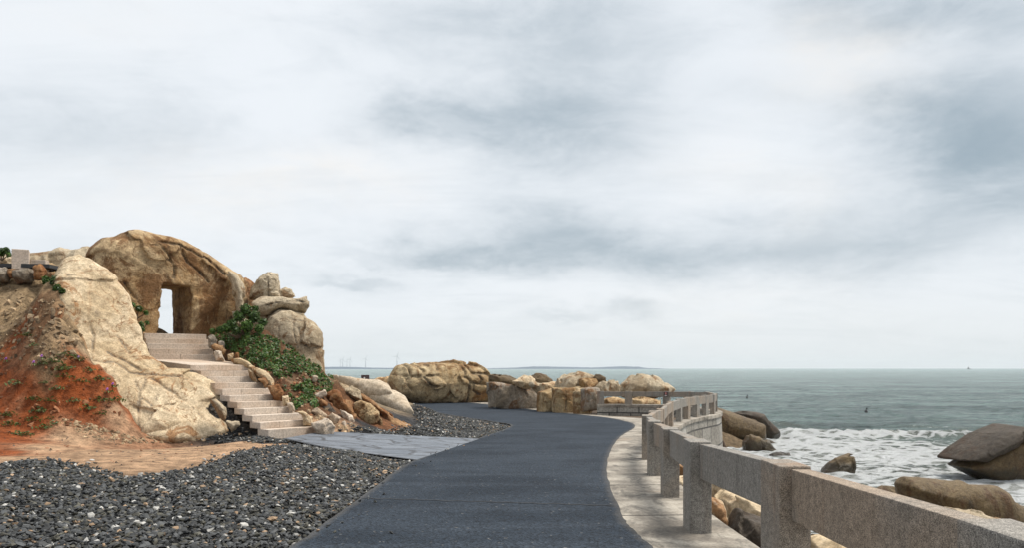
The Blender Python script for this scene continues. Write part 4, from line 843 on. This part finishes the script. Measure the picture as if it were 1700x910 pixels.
# ------------------------------------------------------------------ terrace wall and fences
BUL = [(4.75, 25.6), (5.3, 27.6), (6.0, 30.2), (6.9, 32.9), (7.6, 34.6), (8.3, 35.9), (9.0, 37.1), (9.65, 38.3), (10.35, 40.6), (10.6, 43.2), (10.3, 45.6), (9.2, 47.7), (7.1, 48.5), (5.2, 48.7)]
bc = catmull(BUL, 120); tg = np.gradient(bc, axis=0); tg /= np.linalg.norm(tg, axis=1)[:, None]; nr = np.stack([tg[:, 1], -tg[:, 0]], 1)
COPZ = -.5
tw = empty('terrace_wall', (7.5, 38, -1), 'curved grey block masonry wall carrying the fence round the seaward bulge', 'wall')
def ribbon(name, prof, mat, parent, off):                                 # prof: (offset along the outward normal, z) loop swept along the bulge
    V = []; UVs = []; m = len(prof); L = np.concatenate([[0], np.cumsum(np.linalg.norm(np.diff(bc, axis=0), axis=1))])
    for i in range(len(bc)):
        for q, z in prof: V.append((bc[i, 0] + nr[i, 0] * q - off[0], bc[i, 1] + nr[i, 1] * q - off[1], z - off[2]))
    Fq = []
    for i in range(len(bc) - 1):
        for j in range(m): a, b = i * m + j, i * m + (j + 1) % m; Fq.append((a, b, b + m, a + m))
    me = mesh_np(name, np.array(V), np.array(Fq), smooth=False)
    uv = me.uv_layers.new(name='UVMap'); vi = np.zeros(len(me.loops), np.int32); me.loops.foreach_get('vertex_index', vi)
    Va = np.array(V); uvs = np.stack([L[vi // m], Va[vi, 2]], 1).astype(np.float32); uv.data.foreach_set('uv', uvs.ravel())
    return obj(name, me, mat, parent)
MAS = masonry()
ribbon('masonry', [(.42, -3.6), (.30, COPZ - .14), (-.28, COPZ - .14), (-.28, -3.6)], MAS, tw, (7.5, 38, -1))
ribbon('coping', [(.36, COPZ - .14), (.36, COPZ), (-.34, COPZ), (-.34, COPZ - .14)], CONC, tw, (7.5, 38, -1))

def fence(root, posts, w=.22, ln=.44, h=.945, rr=None):
    bx, by, bz = root.location; n = len(posts); A = [np.array(p[:2]) for p in posts]
    tang = []
    for i in range(n):
        a = A[max(i - 1, 0)]; b = A[min(i + 1, n - 1)]; t = b - a; tang.append(t / np.linalg.norm(t))
    for i, p in enumerate(posts):
        z = p[2]; hh = p[3] if len(p) > 3 else h; mb = MB(); ang = math.atan2(tang[i][1], tang[i][0])
        mb.box((p[0] - bx, p[1] - by, z + hh / 2 - .03 - bz), (ln, w, hh + .06), ang)
        obj('post', mb.mesh('post', .013), GRAN, root)
        if i + 1 < n:
            q = posts[i + 1]; t = A[i + 1] - A[i]; L = np.linalg.norm(t); t /= L; nn = np.array([t[1], -t[0]])
            h2 = q[3] if len(q) > 3 else h; rh = rr(i) if rr else .5
            s0 = A[i] + t * (ln / 2 + .016) + nn * .035; s1 = A[i + 1] - t * (ln / 2 + .016) + nn * .035
            za, zb = z + hh - .02 + random.uniform(-.01, .008), q[2] + h2 - .02 + random.uniform(-.01, .008); k = .065; mb = MB()
            mb.prism([(s0[0] - nn[0] * -k - bx, s0[1] + nn[1] * k - by), (s1[0] + nn[0] * k - bx, s1[1] + nn[1] * k - by), (s1[0] - nn[0] * k - bx, s1[1] - nn[1] * k - by), (s0[0] - nn[0] * k - bx, s0[1] - nn[1] * k - by)],
                     [za - hh * rh - bz, zb - h2 * rh - bz, zb - h2 * rh - bz, za - hh * rh - bz], [za - bz, zb - bz, zb - bz, za - bz])
            obj('rail', mb.mesh('rail', .008), GRAN, root)
fr = empty('stone_fence', (2, 8, 0), 'long grey pink granite post and rail fence between the walkway and the sea', 'fence')
near_posts = [(2.0, .2), (1.88, 2.95), (1.96, 5.72), (1.94, 8.35), (2.2, 11.1), (2.48, 13.9), (2.9, 17.1), (3.65, 20.6), (4.4, 23.6)]
posts = [(x, y, float(zr(y))) for x, y in near_posts] + [(x, y, COPZ) for x, y in BUL[1:8]] + [(x, y, COPZ, .92) for x, y in BUL[8:10]] + [(10.25, 45.8, COPZ, .86), (9.25, 47.6, COPZ, .82), (7.1, 48.5, COPZ, .8), (5.42, 48.7, COPZ, .8)]
fence(fr, posts, rr=lambda i: .375 if i < 9 else .38)
ff = empty('stone_fence', (-20, 108, -.6), 'distant low granite fence on the headland behind the hill', 'fence')
fp = []
for i in range(8):
    x = -31 + i * 2.6; fp.append((x, 106 + .25 * i, -.75, 1.05))
fence(ff, fp, ln=.5)
mb = MB(); mb.box((-2, -.5, -.9), (24, 1.2, 1.5)); obj('plinth', mb.mesh('plinth'), CONC, ff)
# plaques
def plaque(label, loc, rz, w, h, kind):
    t = empty('plaque', loc, label, 'sign', None, rz)
    mb = MB(); mb.box((0, 0, h / 2), (w, .03, h)); obj('board', mb.mesh('board', .004), plain('plaque_dark', (.07, .04, .04), .5), t)
    WM = plain('plaque_white', (.75, .74, .72), .6)
    mb = MB()
    if kind == 0:
        mb.tube((0, -.018, h * .72), (0, -.026, h * .72), w * .16, w * .16, 12); mb.box((0, -.021, h * .5), (w * .28, .01, h * .22)); mb.box((w * .12, -.021, h * .64), (w * .3, .01, h * .06))
        obj('figure', mb.mesh('figure'), plain('plaque_red', (.6, .25, .22), .6), t)
        mb = MB(); mb.box((0, -.021, h * .2), (w * .62, .01, h * .08)); mb.box((0, -.021, h * .1), (w * .4, .01, h * .05)); obj('lettering', mb.mesh('lettering'), WM, t)
    else:
        mb.tube((-w * .1, -.018, h * .72), (-w * .1, -.026, h * .72), w * .1, w * .1, 12); mb.box((-w * .1, -.021, h * .5), (w * .14, .01, h * .3)); mb.box((w * .08, -.021, h * .36), (w * .3, .01, h * .09)); mb.box((w * .2, -.021, h * .24), (w * .09, .01, h * .2))
        obj('figure', mb.mesh('figure'), WM, t)
plaque('small dark notice plaque with a red figure and white lettering on the far fence post', (9.16, 47.42, .02), R(-20), .24, .29, 0)
plaque('small dark plaque with a white seated figure on the distant headland fence', (-19.7, 106.9, -.55), 0, 1.1, 1.35, 1)

# ------------------------------------------------------------------ loose stone: gravel, rubble
def ico():
    g = (1 + 5 ** .5) / 2
    v = np.array([(-1, g, 0), (1, g, 0), (-1, -g, 0), (1, -g, 0), (0, -1, g), (0, 1, g), (0, -1, -g), (0, 1, -g), (g, 0, -1), (g, 0, 1), (-g, 0, -1), (-g, 0, 1)], float); v /= np.linalg.norm(v[0])
    f = [(0, 11, 5), (0, 5, 1), (0, 1, 7), (0, 7, 10), (0, 10, 11), (1, 5, 9), (5, 11, 4), (11, 10, 2), (10, 7, 6), (7, 1, 8), (3, 9, 4), (3, 4, 2), (3, 2, 6), (3, 6, 8), (3, 8, 9), (4, 9, 5), (2, 4, 11), (6, 2, 10), (8, 6, 7), (9, 8, 1)]
    return v, np.array(f)
IV, IF = ico()
def chips(XY, zoff, size, flat, cols, tiltmax=.6):
    n = len(XY); protos = np.array([IV * (1 + .38 * RNG.normal(size=(12, 1)).clip(-1, 1)) for _ in range(10)])
    k = RNG.integers(0, 10, n); V = protos[k].copy()
    sc = size[:, None] * np.stack([RNG.uniform(.7, 1.3, n), RNG.uniform(.5, .9, n), RNG.uniform(flat[0], flat[1], n)], 1) * .5
    V *= sc[:, None, :]
    az = RNG.uniform(0, 6.28, n); tx = RNG.normal(0, tiltmax * .5, n); ty = RNG.normal(0, tiltmax * .5, n)
    def rot(V, a, i, j):
        c, s = np.cos(a)[:, None], np.sin(a)[:, None]; A, B = V[..., i].copy(), V[..., j].copy(); V[..., i] = c * A - s * B; V[..., j] = s * A + c * B
    rot(V, tx, 1, 2); rot(V, ty, 0, 2); rot(V, az, 0, 1)
    V[..., 0] += XY[:, None, 0]; V[..., 1] += XY[:, None, 1]; V[..., 2] += (Hz(XY[:, 0], XY[:, 1]) + zoff)[:, None]
    Fc = (IF[None] + 12 * np.arange(n)[:, None, None]).reshape(-1, 3)
    return V.reshape(-1, 3), Fc, np.repeat(cols, 12, 0)
def chip_cols(n, pale=.04, tan=.035):
    g = RNG.uniform(.016, .088, n)[:, None] * np.array((.96, 1., 1.02)); r = RNG.random(n)
    olive = RNG.random(n) < .25; g[olive] *= np.array((1.15, 1.05, .8))
    m = r < pale; g[m] = RNG.uniform(.25, .5, m.sum())[:, None] * np.array((1, .97, .9))
    m = (r > pale) & (r < pale + tan); g[m] = RNG.uniform(.2, .4, m.sum())[:, None] * np.array((1, .68, .42)); return g
def scatter(poly, dens, edge=.12, ymax=99):
    p = np.array(poly); lo, hi = p.min(0), p.max(0); n = int(dens * np.prod(hi - lo)); q = RNG.uniform(lo, hi, (n, 2))
    j = q + RNG.normal(0, edge, q.shape); return q[inpoly(j[:, 0], j[:, 1], poly) & (q[:, 1] < ymax)]
def loose(name, label, parts, mat, cat):
    Vs, Fs, Cs = [], [], []; o = 0
    for V, Fc, C in parts: Vs.append(V); Fs.append(Fc + o); Cs.append(C); o += len(V)
    me = mesh_np(name, np.concatenate(Vs), np.concatenate(Fs), smooth=False); set_col(me, 'Col', np.concatenate(Cs))
    return obj(name, me, mat, label=label, cat=cat, kind='stuff')
parts = []
offpath = lambda q: q[~inpoly(q[:, 0], q[:, 1], PATHP)]
onland = lambda q: q[q[:, 0] < xl(q[:, 1]) + RNG.normal(0, .03, len(q)) - .01]
fov = lambda q: q[(q[:, 1] > 5.5) & (q[:, 0] / np.maximum(q[:, 1], 1) > -.8)]
for g, dn, s0, s1 in ((G1, 520, .035, .105), (G2, 260, .05, .13), (G3, 230, .05, .12)):
    q = offpath(fov(onland(scatter(g, dn)))); n = len(q)
    parts.append(chips(q, RNG.uniform(.0, .045, n), s0 + (s1 - s0) * RNG.random(n) ** 1.7, (.28, .6), chip_cols(n)))
q = offpath(fov(onland(scatter(G1, 7, .3)))); n = len(q)
parts.append(chips(q, RNG.uniform(-.005, .02, n), RNG.uniform(.05, .11, n), (.3, .6), chip_cols(n, .2, .2)))
q = np.stack([RNG.uniform(-2.05, -.2, 900), RNG.uniform(6, 34, 900)], 1); q = q[np.abs(q[:, 0] - xl(q[:, 1]) - .0) < RNG.exponential(.16, 900)]; q = q[q[:, 0] > xl(q[:, 1])]
parts.append(chips(q, np.full(len(q), .075), RNG.uniform(.02, .06, len(q)), (.4, .7), chip_cols(len(q), .15, .1)))
loose('gravel', 'dark slate gravel chips spread between the hill and the road', parts, CHIP, 'gravel')
# rubble on the bare slope
parts = []
def scat_img(poly, n, s0, s1, cfun, pw=2.5):
    p = np.array(poly); lo, hi = p.min(0), p.max(0); out = []
    while len(out) < n:
        x, y = random.uniform(lo[0], hi[0]), random.uniform(lo[1], hi[1])
        if inpoly(np.array(x), np.array(y), poly): out.append(hit(x, y, 14, 32)[:2])
    q = np.array(out); return chips(q, np.full(n, -.01), s0 + (s1 - s0) * RNG.random(n) ** pw, (.45, .9), cfun(n), 1.2)
tanc = lambda n: RNG.uniform(.5, 1.25, n)[:, None] * np.array((.36, .26, .16))
redc = lambda n: RNG.uniform(.5, 1.3, n)[:, None] * np.array((.27, .12, .06))
drkc = lambda n: RNG.uniform(.4, 1.6, n)[:, None] * np.array((.07, .062, .052))
parts.append(scat_img([(-20, 470), (100, 500), (135, 560), (130, 600), (40, 600), (-20, 600)], 1000, .025, .24, lambda n: tanc(n) * RNG.uniform(.45, 1.2, (n, 1)), 7))
parts.append(scat_img([(0, 580), (150, 590), (240, 690), (110, 720), (0, 740)], 260, .02, .2, redc, 5))
parts.append(scat_img([(100, 695), (150, 705), (230, 728), (290, 720), (380, 722), (330, 735), (200, 738), (140, 728)], 500, .03, .15, tanc))
parts.append(scat_img([(0, 725), (480, 732), (430, 745), (200, 775), (0, 755)], 420, .015, .09, lambda n: np.where(RNG.random((n, 1)) < .4, drkc(n), redc(n)), 3))
parts.append(scat_img([(245, 595), (300, 612), (430, 715), (390, 712), (270, 630)], 800, .03, .16, drkc))
parts.append(scat_img([(370, 575), (440, 560), (560, 650), (540, 710), (470, 660)], 450, .03, .2, lambda n: np.where(RNG.random((n, 1)) < .5, tanc(n), redc(n))))
parts.append(scat_img([(510, 680), (570, 705), (620, 712), (560, 722), (525, 712)], 220, .03, .16, lambda n: tanc(n) * 1.3))
loose('rubble', 'loose broken stone and clods scattered over the bare slopes', parts, RUBM, 'rubble')

# ------------------------------------------------------------------ plants
def leaves(C, nrm, size, cols, asp=.55):
    n = len(C); nrm = nrm / np.linalg.norm(nrm, axis=1)[:, None]; t = RNG.normal(size=(n, 3)); t -= nrm * np.sum(t * nrm, 1)[:, None]; t /= np.linalg.norm(t, axis=1)[:, None]
    b = np.cross(nrm, t); s = size[:, None]
    V = np.stack([C - t * s * .5, C + b * s * asp * .5 + nrm * s * .08, C + t * s * .5, C - b * s * asp * .5 + nrm * s * .08], 1)
    return V.reshape(-1, 3), (4 * np.arange(n)[:, None] + np.arange(4)), np.repeat(cols, 4, 0)
def greens(n, a=(.035, .075, .014), b=(.095, .17, .03)):
    t = RNG.random((n, 1)) ** 1.3; return (np.array(a) * (1 - t) + np.array(b) * t) * RNG.uniform(.75, 1.2, (n, 1))
def bush(name, label, blobs, n, size, cat='shrub', cols=None, group=None):
    """blobs: (px, py, depth, radius in px); leaves fill each clump's volume, a few woody stems carry them"""
    B = [(P(x, y, D), r / F * D) for x, y, D, r in blobs]; tot = sum(r ** 2 for _, r in B); Cs, Ns, Ks = [], [], []
    base = np.array([np.mean([c[0] for c, _ in B]), np.mean([c[1] for c, _ in B]), min(c[2] - r for c, r in B)])
    for c, r in B:
        k = max(8, int(n * r ** 2 / tot)); d = RNG.normal(size=(k, 3)); d /= np.linalg.norm(d, axis=1)[:, None]
        rr = .82 * r * RNG.uniform(.2, 1., k) ** .6 * (1 + .3 * fbm(d[:, 0] * 2 + c[0], d[:, 1] * 2, d[:, 2] * 2, 91, 3))
        Cs.append(c + d * rr[:, None]); Ns.append(d + RNG.normal(size=(k, 3)) * .6 + np.array((0, 0, .5))); Ks.append(greens(k) * (RNG.uniform(.7, 1.25)))
    Cs, Ns, Ks = map(np.concatenate, (Cs, Ns, Ks)); V, Fc, K = leaves(Cs - base, Ns, RNG.uniform(.6, 1.3, len(Cs)) * size, Ks)
    root = empty(name, base, label, cat, group)
    me = mesh_np('foliage', V, Fc); set_col(me, 'Col', K); obj('foliage', me, LEAF, root)
    mb = MB()
    for c, r in B: mb.tube((0, 0, -.1), tuple((c - base) * .95), .025, .008, 5)
    obj('stem', mb.mesh('stem'), STEMM, root); return root
STEMM = plain('stem_bark', (.10, .07, .045), .9)
bush('shrub', 'dark green bush growing at the right foot of the doorway rock', [(385, 538, 26.4, 10), (397, 526, 26.6, 12), (408, 514, 26.7, 11), (421, 526, 26.6, 13), (436, 536, 26.5, 9), (410, 541, 26.3, 12), (376, 545, 26.3, 10), (392, 548, 26.2, 9), (430, 546, 26.3, 9), (365, 548, 26.2, 8), (353, 550, 26.2, 6), (424, 513, 26.8, 7)], 5200, .085)
bush('shrub', 'compact green bush on the pale outcrop below the granite block', [(78, 468, 23.3, 9), (92, 468, 23.2, 11), (100, 466, 23.3, 8), (95, 480, 22.9, 9), (103, 484, 22.8, 6), (75, 463, 23.4, 6)], 1700, .085)
bush('shrub', 'small green bush on the skyline at the left edge', [(0, 418, 27.6, 9), (10, 416, 27.6, 8), (-12, 418, 27.6, 10), (15, 422, 27.5, 5)], 700, .10)
bush('shrub', 'green trailing plant in the cleft left of the doorway', [(210, 501, 25.2, 5), (220, 507, 25.2, 6), (231, 513, 25.2, 7), (243, 520, 25.2, 5)], 500, .09)
bush('shrub', 'low green tuft below the trailing plant near the top step', [(222, 538, 24.4, 7), (234, 540, 24.4, 7), (236, 547, 24.3, 5), (244, 536, 24.5, 4)], 450, .09)
# creeping ground cover
gp = [(352, 556), (400, 556), (445, 560), (480, 575), (520, 603), (565, 640), (560, 652), (535, 655), (525, 690), (512, 668), (480, 690), (478, 655), (445, 628), (430, 610), (405, 603), (395, 590), (370, 578)]
pc, kc = [], []
p = np.array(gp); n = 0
while n < 15000:
    x, y = random.uniform(350, 566), random.uniform(552, 692)
    if not inpoly(np.array(x), np.array(y), gp): continue
    n += 1
    c = hit(x, y, 20, 30); d = float(fbm(np.array(c[0] * 2.1), np.array(c[1] * 2.1), np.array(0.), 95, 5)); thr = -.42 + .62 * ((y - 552) / 140) + (.14 if x > 465 else 0)
    if d < thr - .1 + .2 * random.random(): continue
    pc.append(c + np.array((0, 0, random.uniform(.0, .10)))); kc.append(.8 + .5 * max(0, d))
pc = np.array(pc); n = len(pc); V, Fc, K = leaves(pc, RNG.normal(size=(n, 3)) * .5 + np.array((.2, -.5, .8)), RNG.uniform(.05, .115, n), np.where(RNG.random((n, 1)) < .16, np.array((.16, .075, .03)), greens(n, (.03, .075, .012), (.105, .185, .03))) * np.array(kc)[:, None], .7)
me = mesh_np('ground_cover', V, Fc); set_col(me, 'Col', K)
obj('ground_cover', me, LEAF, label='creeping green ground cover spreading down the slope right of the stairs', cat='ground cover', kind='stuff')
# weeds on the red mound: one shape, copied
def tuft(name, n, r, size, flower=None):
    C = RNG.normal(size=(n, 3)) * np.array((r, r, r * .35)); C[:, 2] = np.abs(C[:, 2]) + .02
    V, Fc, K = leaves(C, RNG.normal(size=(n, 3)) * .5 + np.array((0, -.3, .8)), RNG.uniform(.6, 1.3, n) * size, greens(n, (.05, .08, .02), (.13, .17, .05)), .4)
    if flower:
        C = RNG.normal(size=(9, 3)) * .018 + np.array((.0, -.05, .13)); V2, F2, K2 = leaves(C, RNG.normal(size=(9, 3)) + np.array((0, -1, .5)), np.full(9, .06), np.full((9, 3), 1.) * np.array(flower), .9)
        Fc = np.concatenate([Fc, F2 + len(V)]); V = np.concatenate([V, V2]); K = np.concatenate([K, K2])
    me = mesh_np(name, V, Fc); set_col(me, 'Col', K); return me
tm = tuft('weed', 46, .13, .11); tf = tuft('flowering_weed', 30, .10, .10, (.42, .16, .55))
w0 = None
wp = [(27, 640), (55, 663), (17, 690), (8, 692), (68, 685), (82, 697), (92, 705), (110, 593), (75, 606), (88, 604), (107, 612), (103, 616), (75, 637), (107, 628), (148, 617), (165, 632), (135, 636), (58, 665), (83, 668), (165, 667), (192, 667), (144, 680), (168, 689), (125, 668), (98, 648), (30, 722), (42, 724), (16, 707), (55, 700), (72, 712), (200, 640), (128, 596), (60, 575), (48, 560)]
for x, y in wp:
    c = hit(x, y, 14, 30)
    if w0 is None: w0 = obj('weed', tm, LEAF, None, c, 'small green weed sprouting from the bare earth mound', 'plant', 'weeds on the red mound'); o = w0
    else: o = w0.copy(); S.collection.objects.link(o); o.location = tuple(map(float, c))
    o.rotation_euler.z = random.uniform(0, 6.28); s = random.uniform(.55, 1.15); o.scale = (s, s, s)
w1 = None
for (x, y), lb in (((57, 608), 'flowering weed with a purple bloom high on the left of the red mound'), ((70, 598), 'purple flowered weed topmost on the red mound'), ((131, 600), 'purple flowered weed near the pale rubble at the mound top'),
                   ((188, 644), 'purple flowered weed on the right shoulder of the red mound'), ((179, 653), 'lower purple flowered weed on the right shoulder of the red mound'), ((11, 602), 'purple flowered weed at the left edge of the photo')):
    c = hit(x, y, 14, 30)
    if w1 is None: w1 = obj('flowering_weed', tf, LEAF, None, c, lb, 'plant', 'flowering weeds'); o = w1
    else: o = w1.copy(); S.collection.objects.link(o); o.location = tuple(map(float, c)); o['label'] = lb
    o.scale = (.8, .8, .8)

# ------------------------------------------------------------------ far shore, turbines, boats
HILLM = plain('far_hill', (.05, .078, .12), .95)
def far_land(name, x0, x1, D, prof, dep):
    n = 120; V = []
    for i in range(n):
        f = i / (n - 1); px = x0 + f * (x1 - x0); h = float(np.interp(px, [q[0] for q in prof], [q[1] for q in prof])) * D / F
        h *= 1 + .12 * float(fbm(np.array(px * .15), np.array(0.), np.array(0.), 120, 4)); X = (px - 850) / F * D
        for y, z in ((D, SEA - 2), (D + dep * .12, SEA + h * .45), (D + dep * .4, SEA + h), (D + dep, SEA - 2)): V.append((X * (y / D), y, z))
    return obj(name, mesh_np(name, np.array(V), grid_faces(n, 4)[:, ::-1]), HILLM, kind='structure')
far_land('far_island', 790, 1112, 5200, [(790, 0), (815, 1.2), (860, 2.5), (880, 4.2), (905, 4.4), (950, 3.2), (985, 2.5), (1010, 3.6), (1030, 4.6), (1060, 3.8), (1075, 1.6), (1090, 1.2), (1112, 0)], 700)
far_land('far_coast', 440, 670, 4200, [(440, 3), (545, 4), (590, 3.6), (620, 2.4), (650, 2.2), (670, 1.5)], 900)
WT = plain('turbine_white', (.3, .32, .35), .4)
def turbine():
    t = empty('wind_turbine', (0, 0, 0), 'tiny wind turbine on the hazy coast, rightmost and apart from the rest', 'wind turbine', 'wind turbines on the far coast')
    mb = MB(); mb.tube((0, 0, -4), (0, 0, 50), 1.5, .9, 10); obj('tower', mb.mesh('tower', smooth=True), WT, t)
    mb = MB(); mb.box((0, 1, 51), (1.8, 5, 1.9)); obj('nacelle', mb.mesh('nacelle', .3), WT, t)
    for k in range(3):
        a = R(20 + 120 * k); mb = MB(); d = np.array([math.sin(a), 0, math.cos(a)]); s_ = np.array([math.cos(a), 0, -math.sin(a)]); c = np.array([0, -2, 51.]); V = []
        for r, w in ((.5, .6), (4, 1.3), (14, .8), (22, .2)):
            for y in (-.2, .2): V += [c + d * r + s_ * w * .7 + np.array([0, y, 0]), c + d * r - s_ * w * .3 + np.array([0, y, 0])]
        Fq = []
        for i in range(3):
            o = 4 * i; Fq += [(o, o + 1, o + 5, o + 4), (o + 2, o + 6, o + 7, o + 3), (o, o + 4, o + 6, o + 2), (o + 1, o + 3, o + 7, o + 5)]
        mb.add(V, Fq); obj('blade', mb.mesh('blade'), WT, t)
    return t
def copy_tree(o, parent=None):
    c = o.copy(); S.collection.objects.link(c)
    if parent is not None: c.parent = parent
    for ch in o.children: copy_tree(ch, c)
    return c
t0 = turbine()
for i, (px, py, D, lb) in enumerate(((659, 592, 4700, None), (607, 596, 4800, 'tiny wind turbine second from the right on the hazy coast'), (581, 597, 4700, 'tiny wind turbine at the right end of the close row on the coast'), (576, 600, 5000, 'tiny shorter wind turbine second from the right end of the close row'), (569, 597, 4800, 'tiny wind turbine in the middle of the close row on the coast'), (565, 600, 5000, 'tiny wind turbine at the left end of the close row on the coast'))):
    o = t0 if i == 0 else copy_tree(t0)
    if lb: o['label'] = lb
    zt = EYE - (py - 612) / F * D; zb = SEA + 3; s = (zt - zb) / 51.; o.location = ((px - 850) / F * D, D, zb); o.scale = (s,) * 3; o.rotation_euler.z = R(18)
sh = empty('ship', P(1608, 612.2, 3600) * np.array((1, 1, 0)) + np.array((0, 0, SEA)), 'tiny dark ship far out on the horizon at the right', 'ship')
mb = MB(); mb.prism([(-5, -3), (6, -3), (10, 0), (6, 3), (-5, 3)], -1, 3); obj('hull', mb.mesh('hull'), plain('ship_hull', (.03, .04, .045), .6), sh)
mb = MB(); mb.box((-1, 0, 5.5), (5, 4, 5)); mb.tube((-1, 0, 8), (-1, 0, 14), .7, .4); obj('deckhouse', mb.mesh('deckhouse'), plain('ship_house', (.08, .1, .1), .6), sh)
BM = plain('buoy_dark', (.02, .022, .024), .5)
for px, py, lb, s in ((1240, 662, 'dark fishing buoy with a flag floating nearest the terrace', .7), (1438, 686, 'dark flagged buoy floating beyond the surf in the right half', .7), (1388, 691, 'low dark float without flag left of the flagged buoy', .35)):
    D = (EYE - SEA) * F / (py - 612); t = empty('buoy', (P(px, py, D)[0], D, SEA), lb, 'buoy', 'buoys off the shore')
    mb = MB(); mb.tube((0, 0, -.2), (0, 0, .25 * s), .2 * s, .28 * s, 10); mb.tube((0, 0, .25 * s), (0, 0, .45 * s), .28 * s, .1 * s, 10); obj('float', mb.mesh('float', smooth=True), BM, t)
    if s > .6:
        mb = MB(); mb.tube((0, 0, .4 * s), (0, 0, .8 * s), .03, .03, 6); obj('pole', mb.mesh('pole'), BM, t)
        mb = MB(); mb.box((.1 * s, 0, .65 * s), (.24 * s, .02, .26 * s)); obj('flag', mb.mesh('flag'), BM, t)

# ------------------------------------------------------------------ haze
mb = MB(); mb.prism([(-12600, -400), (12600, -400), (12600, 12600), (-12600, 12600)], -6.2, 95)
hm = bpy.data.materials.new('haze'); hm.use_nodes = True; t = hm.node_tree; t.nodes.clear()
pv = nd(t, 'ShaderNodeVolumePrincipled'); ou = nd(t, 'ShaderNodeOutputMaterial'); link(t, pv.outputs[0], ou.inputs['Volume'])
pv.inputs['Color'].default_value = (.86, .91, .95, 1); pv.inputs['Density'].default_value = .00007
obj('haze', mb.mesh('haze'), hm, kind='stuff', label='pale sea haze over the water', cat='haze')
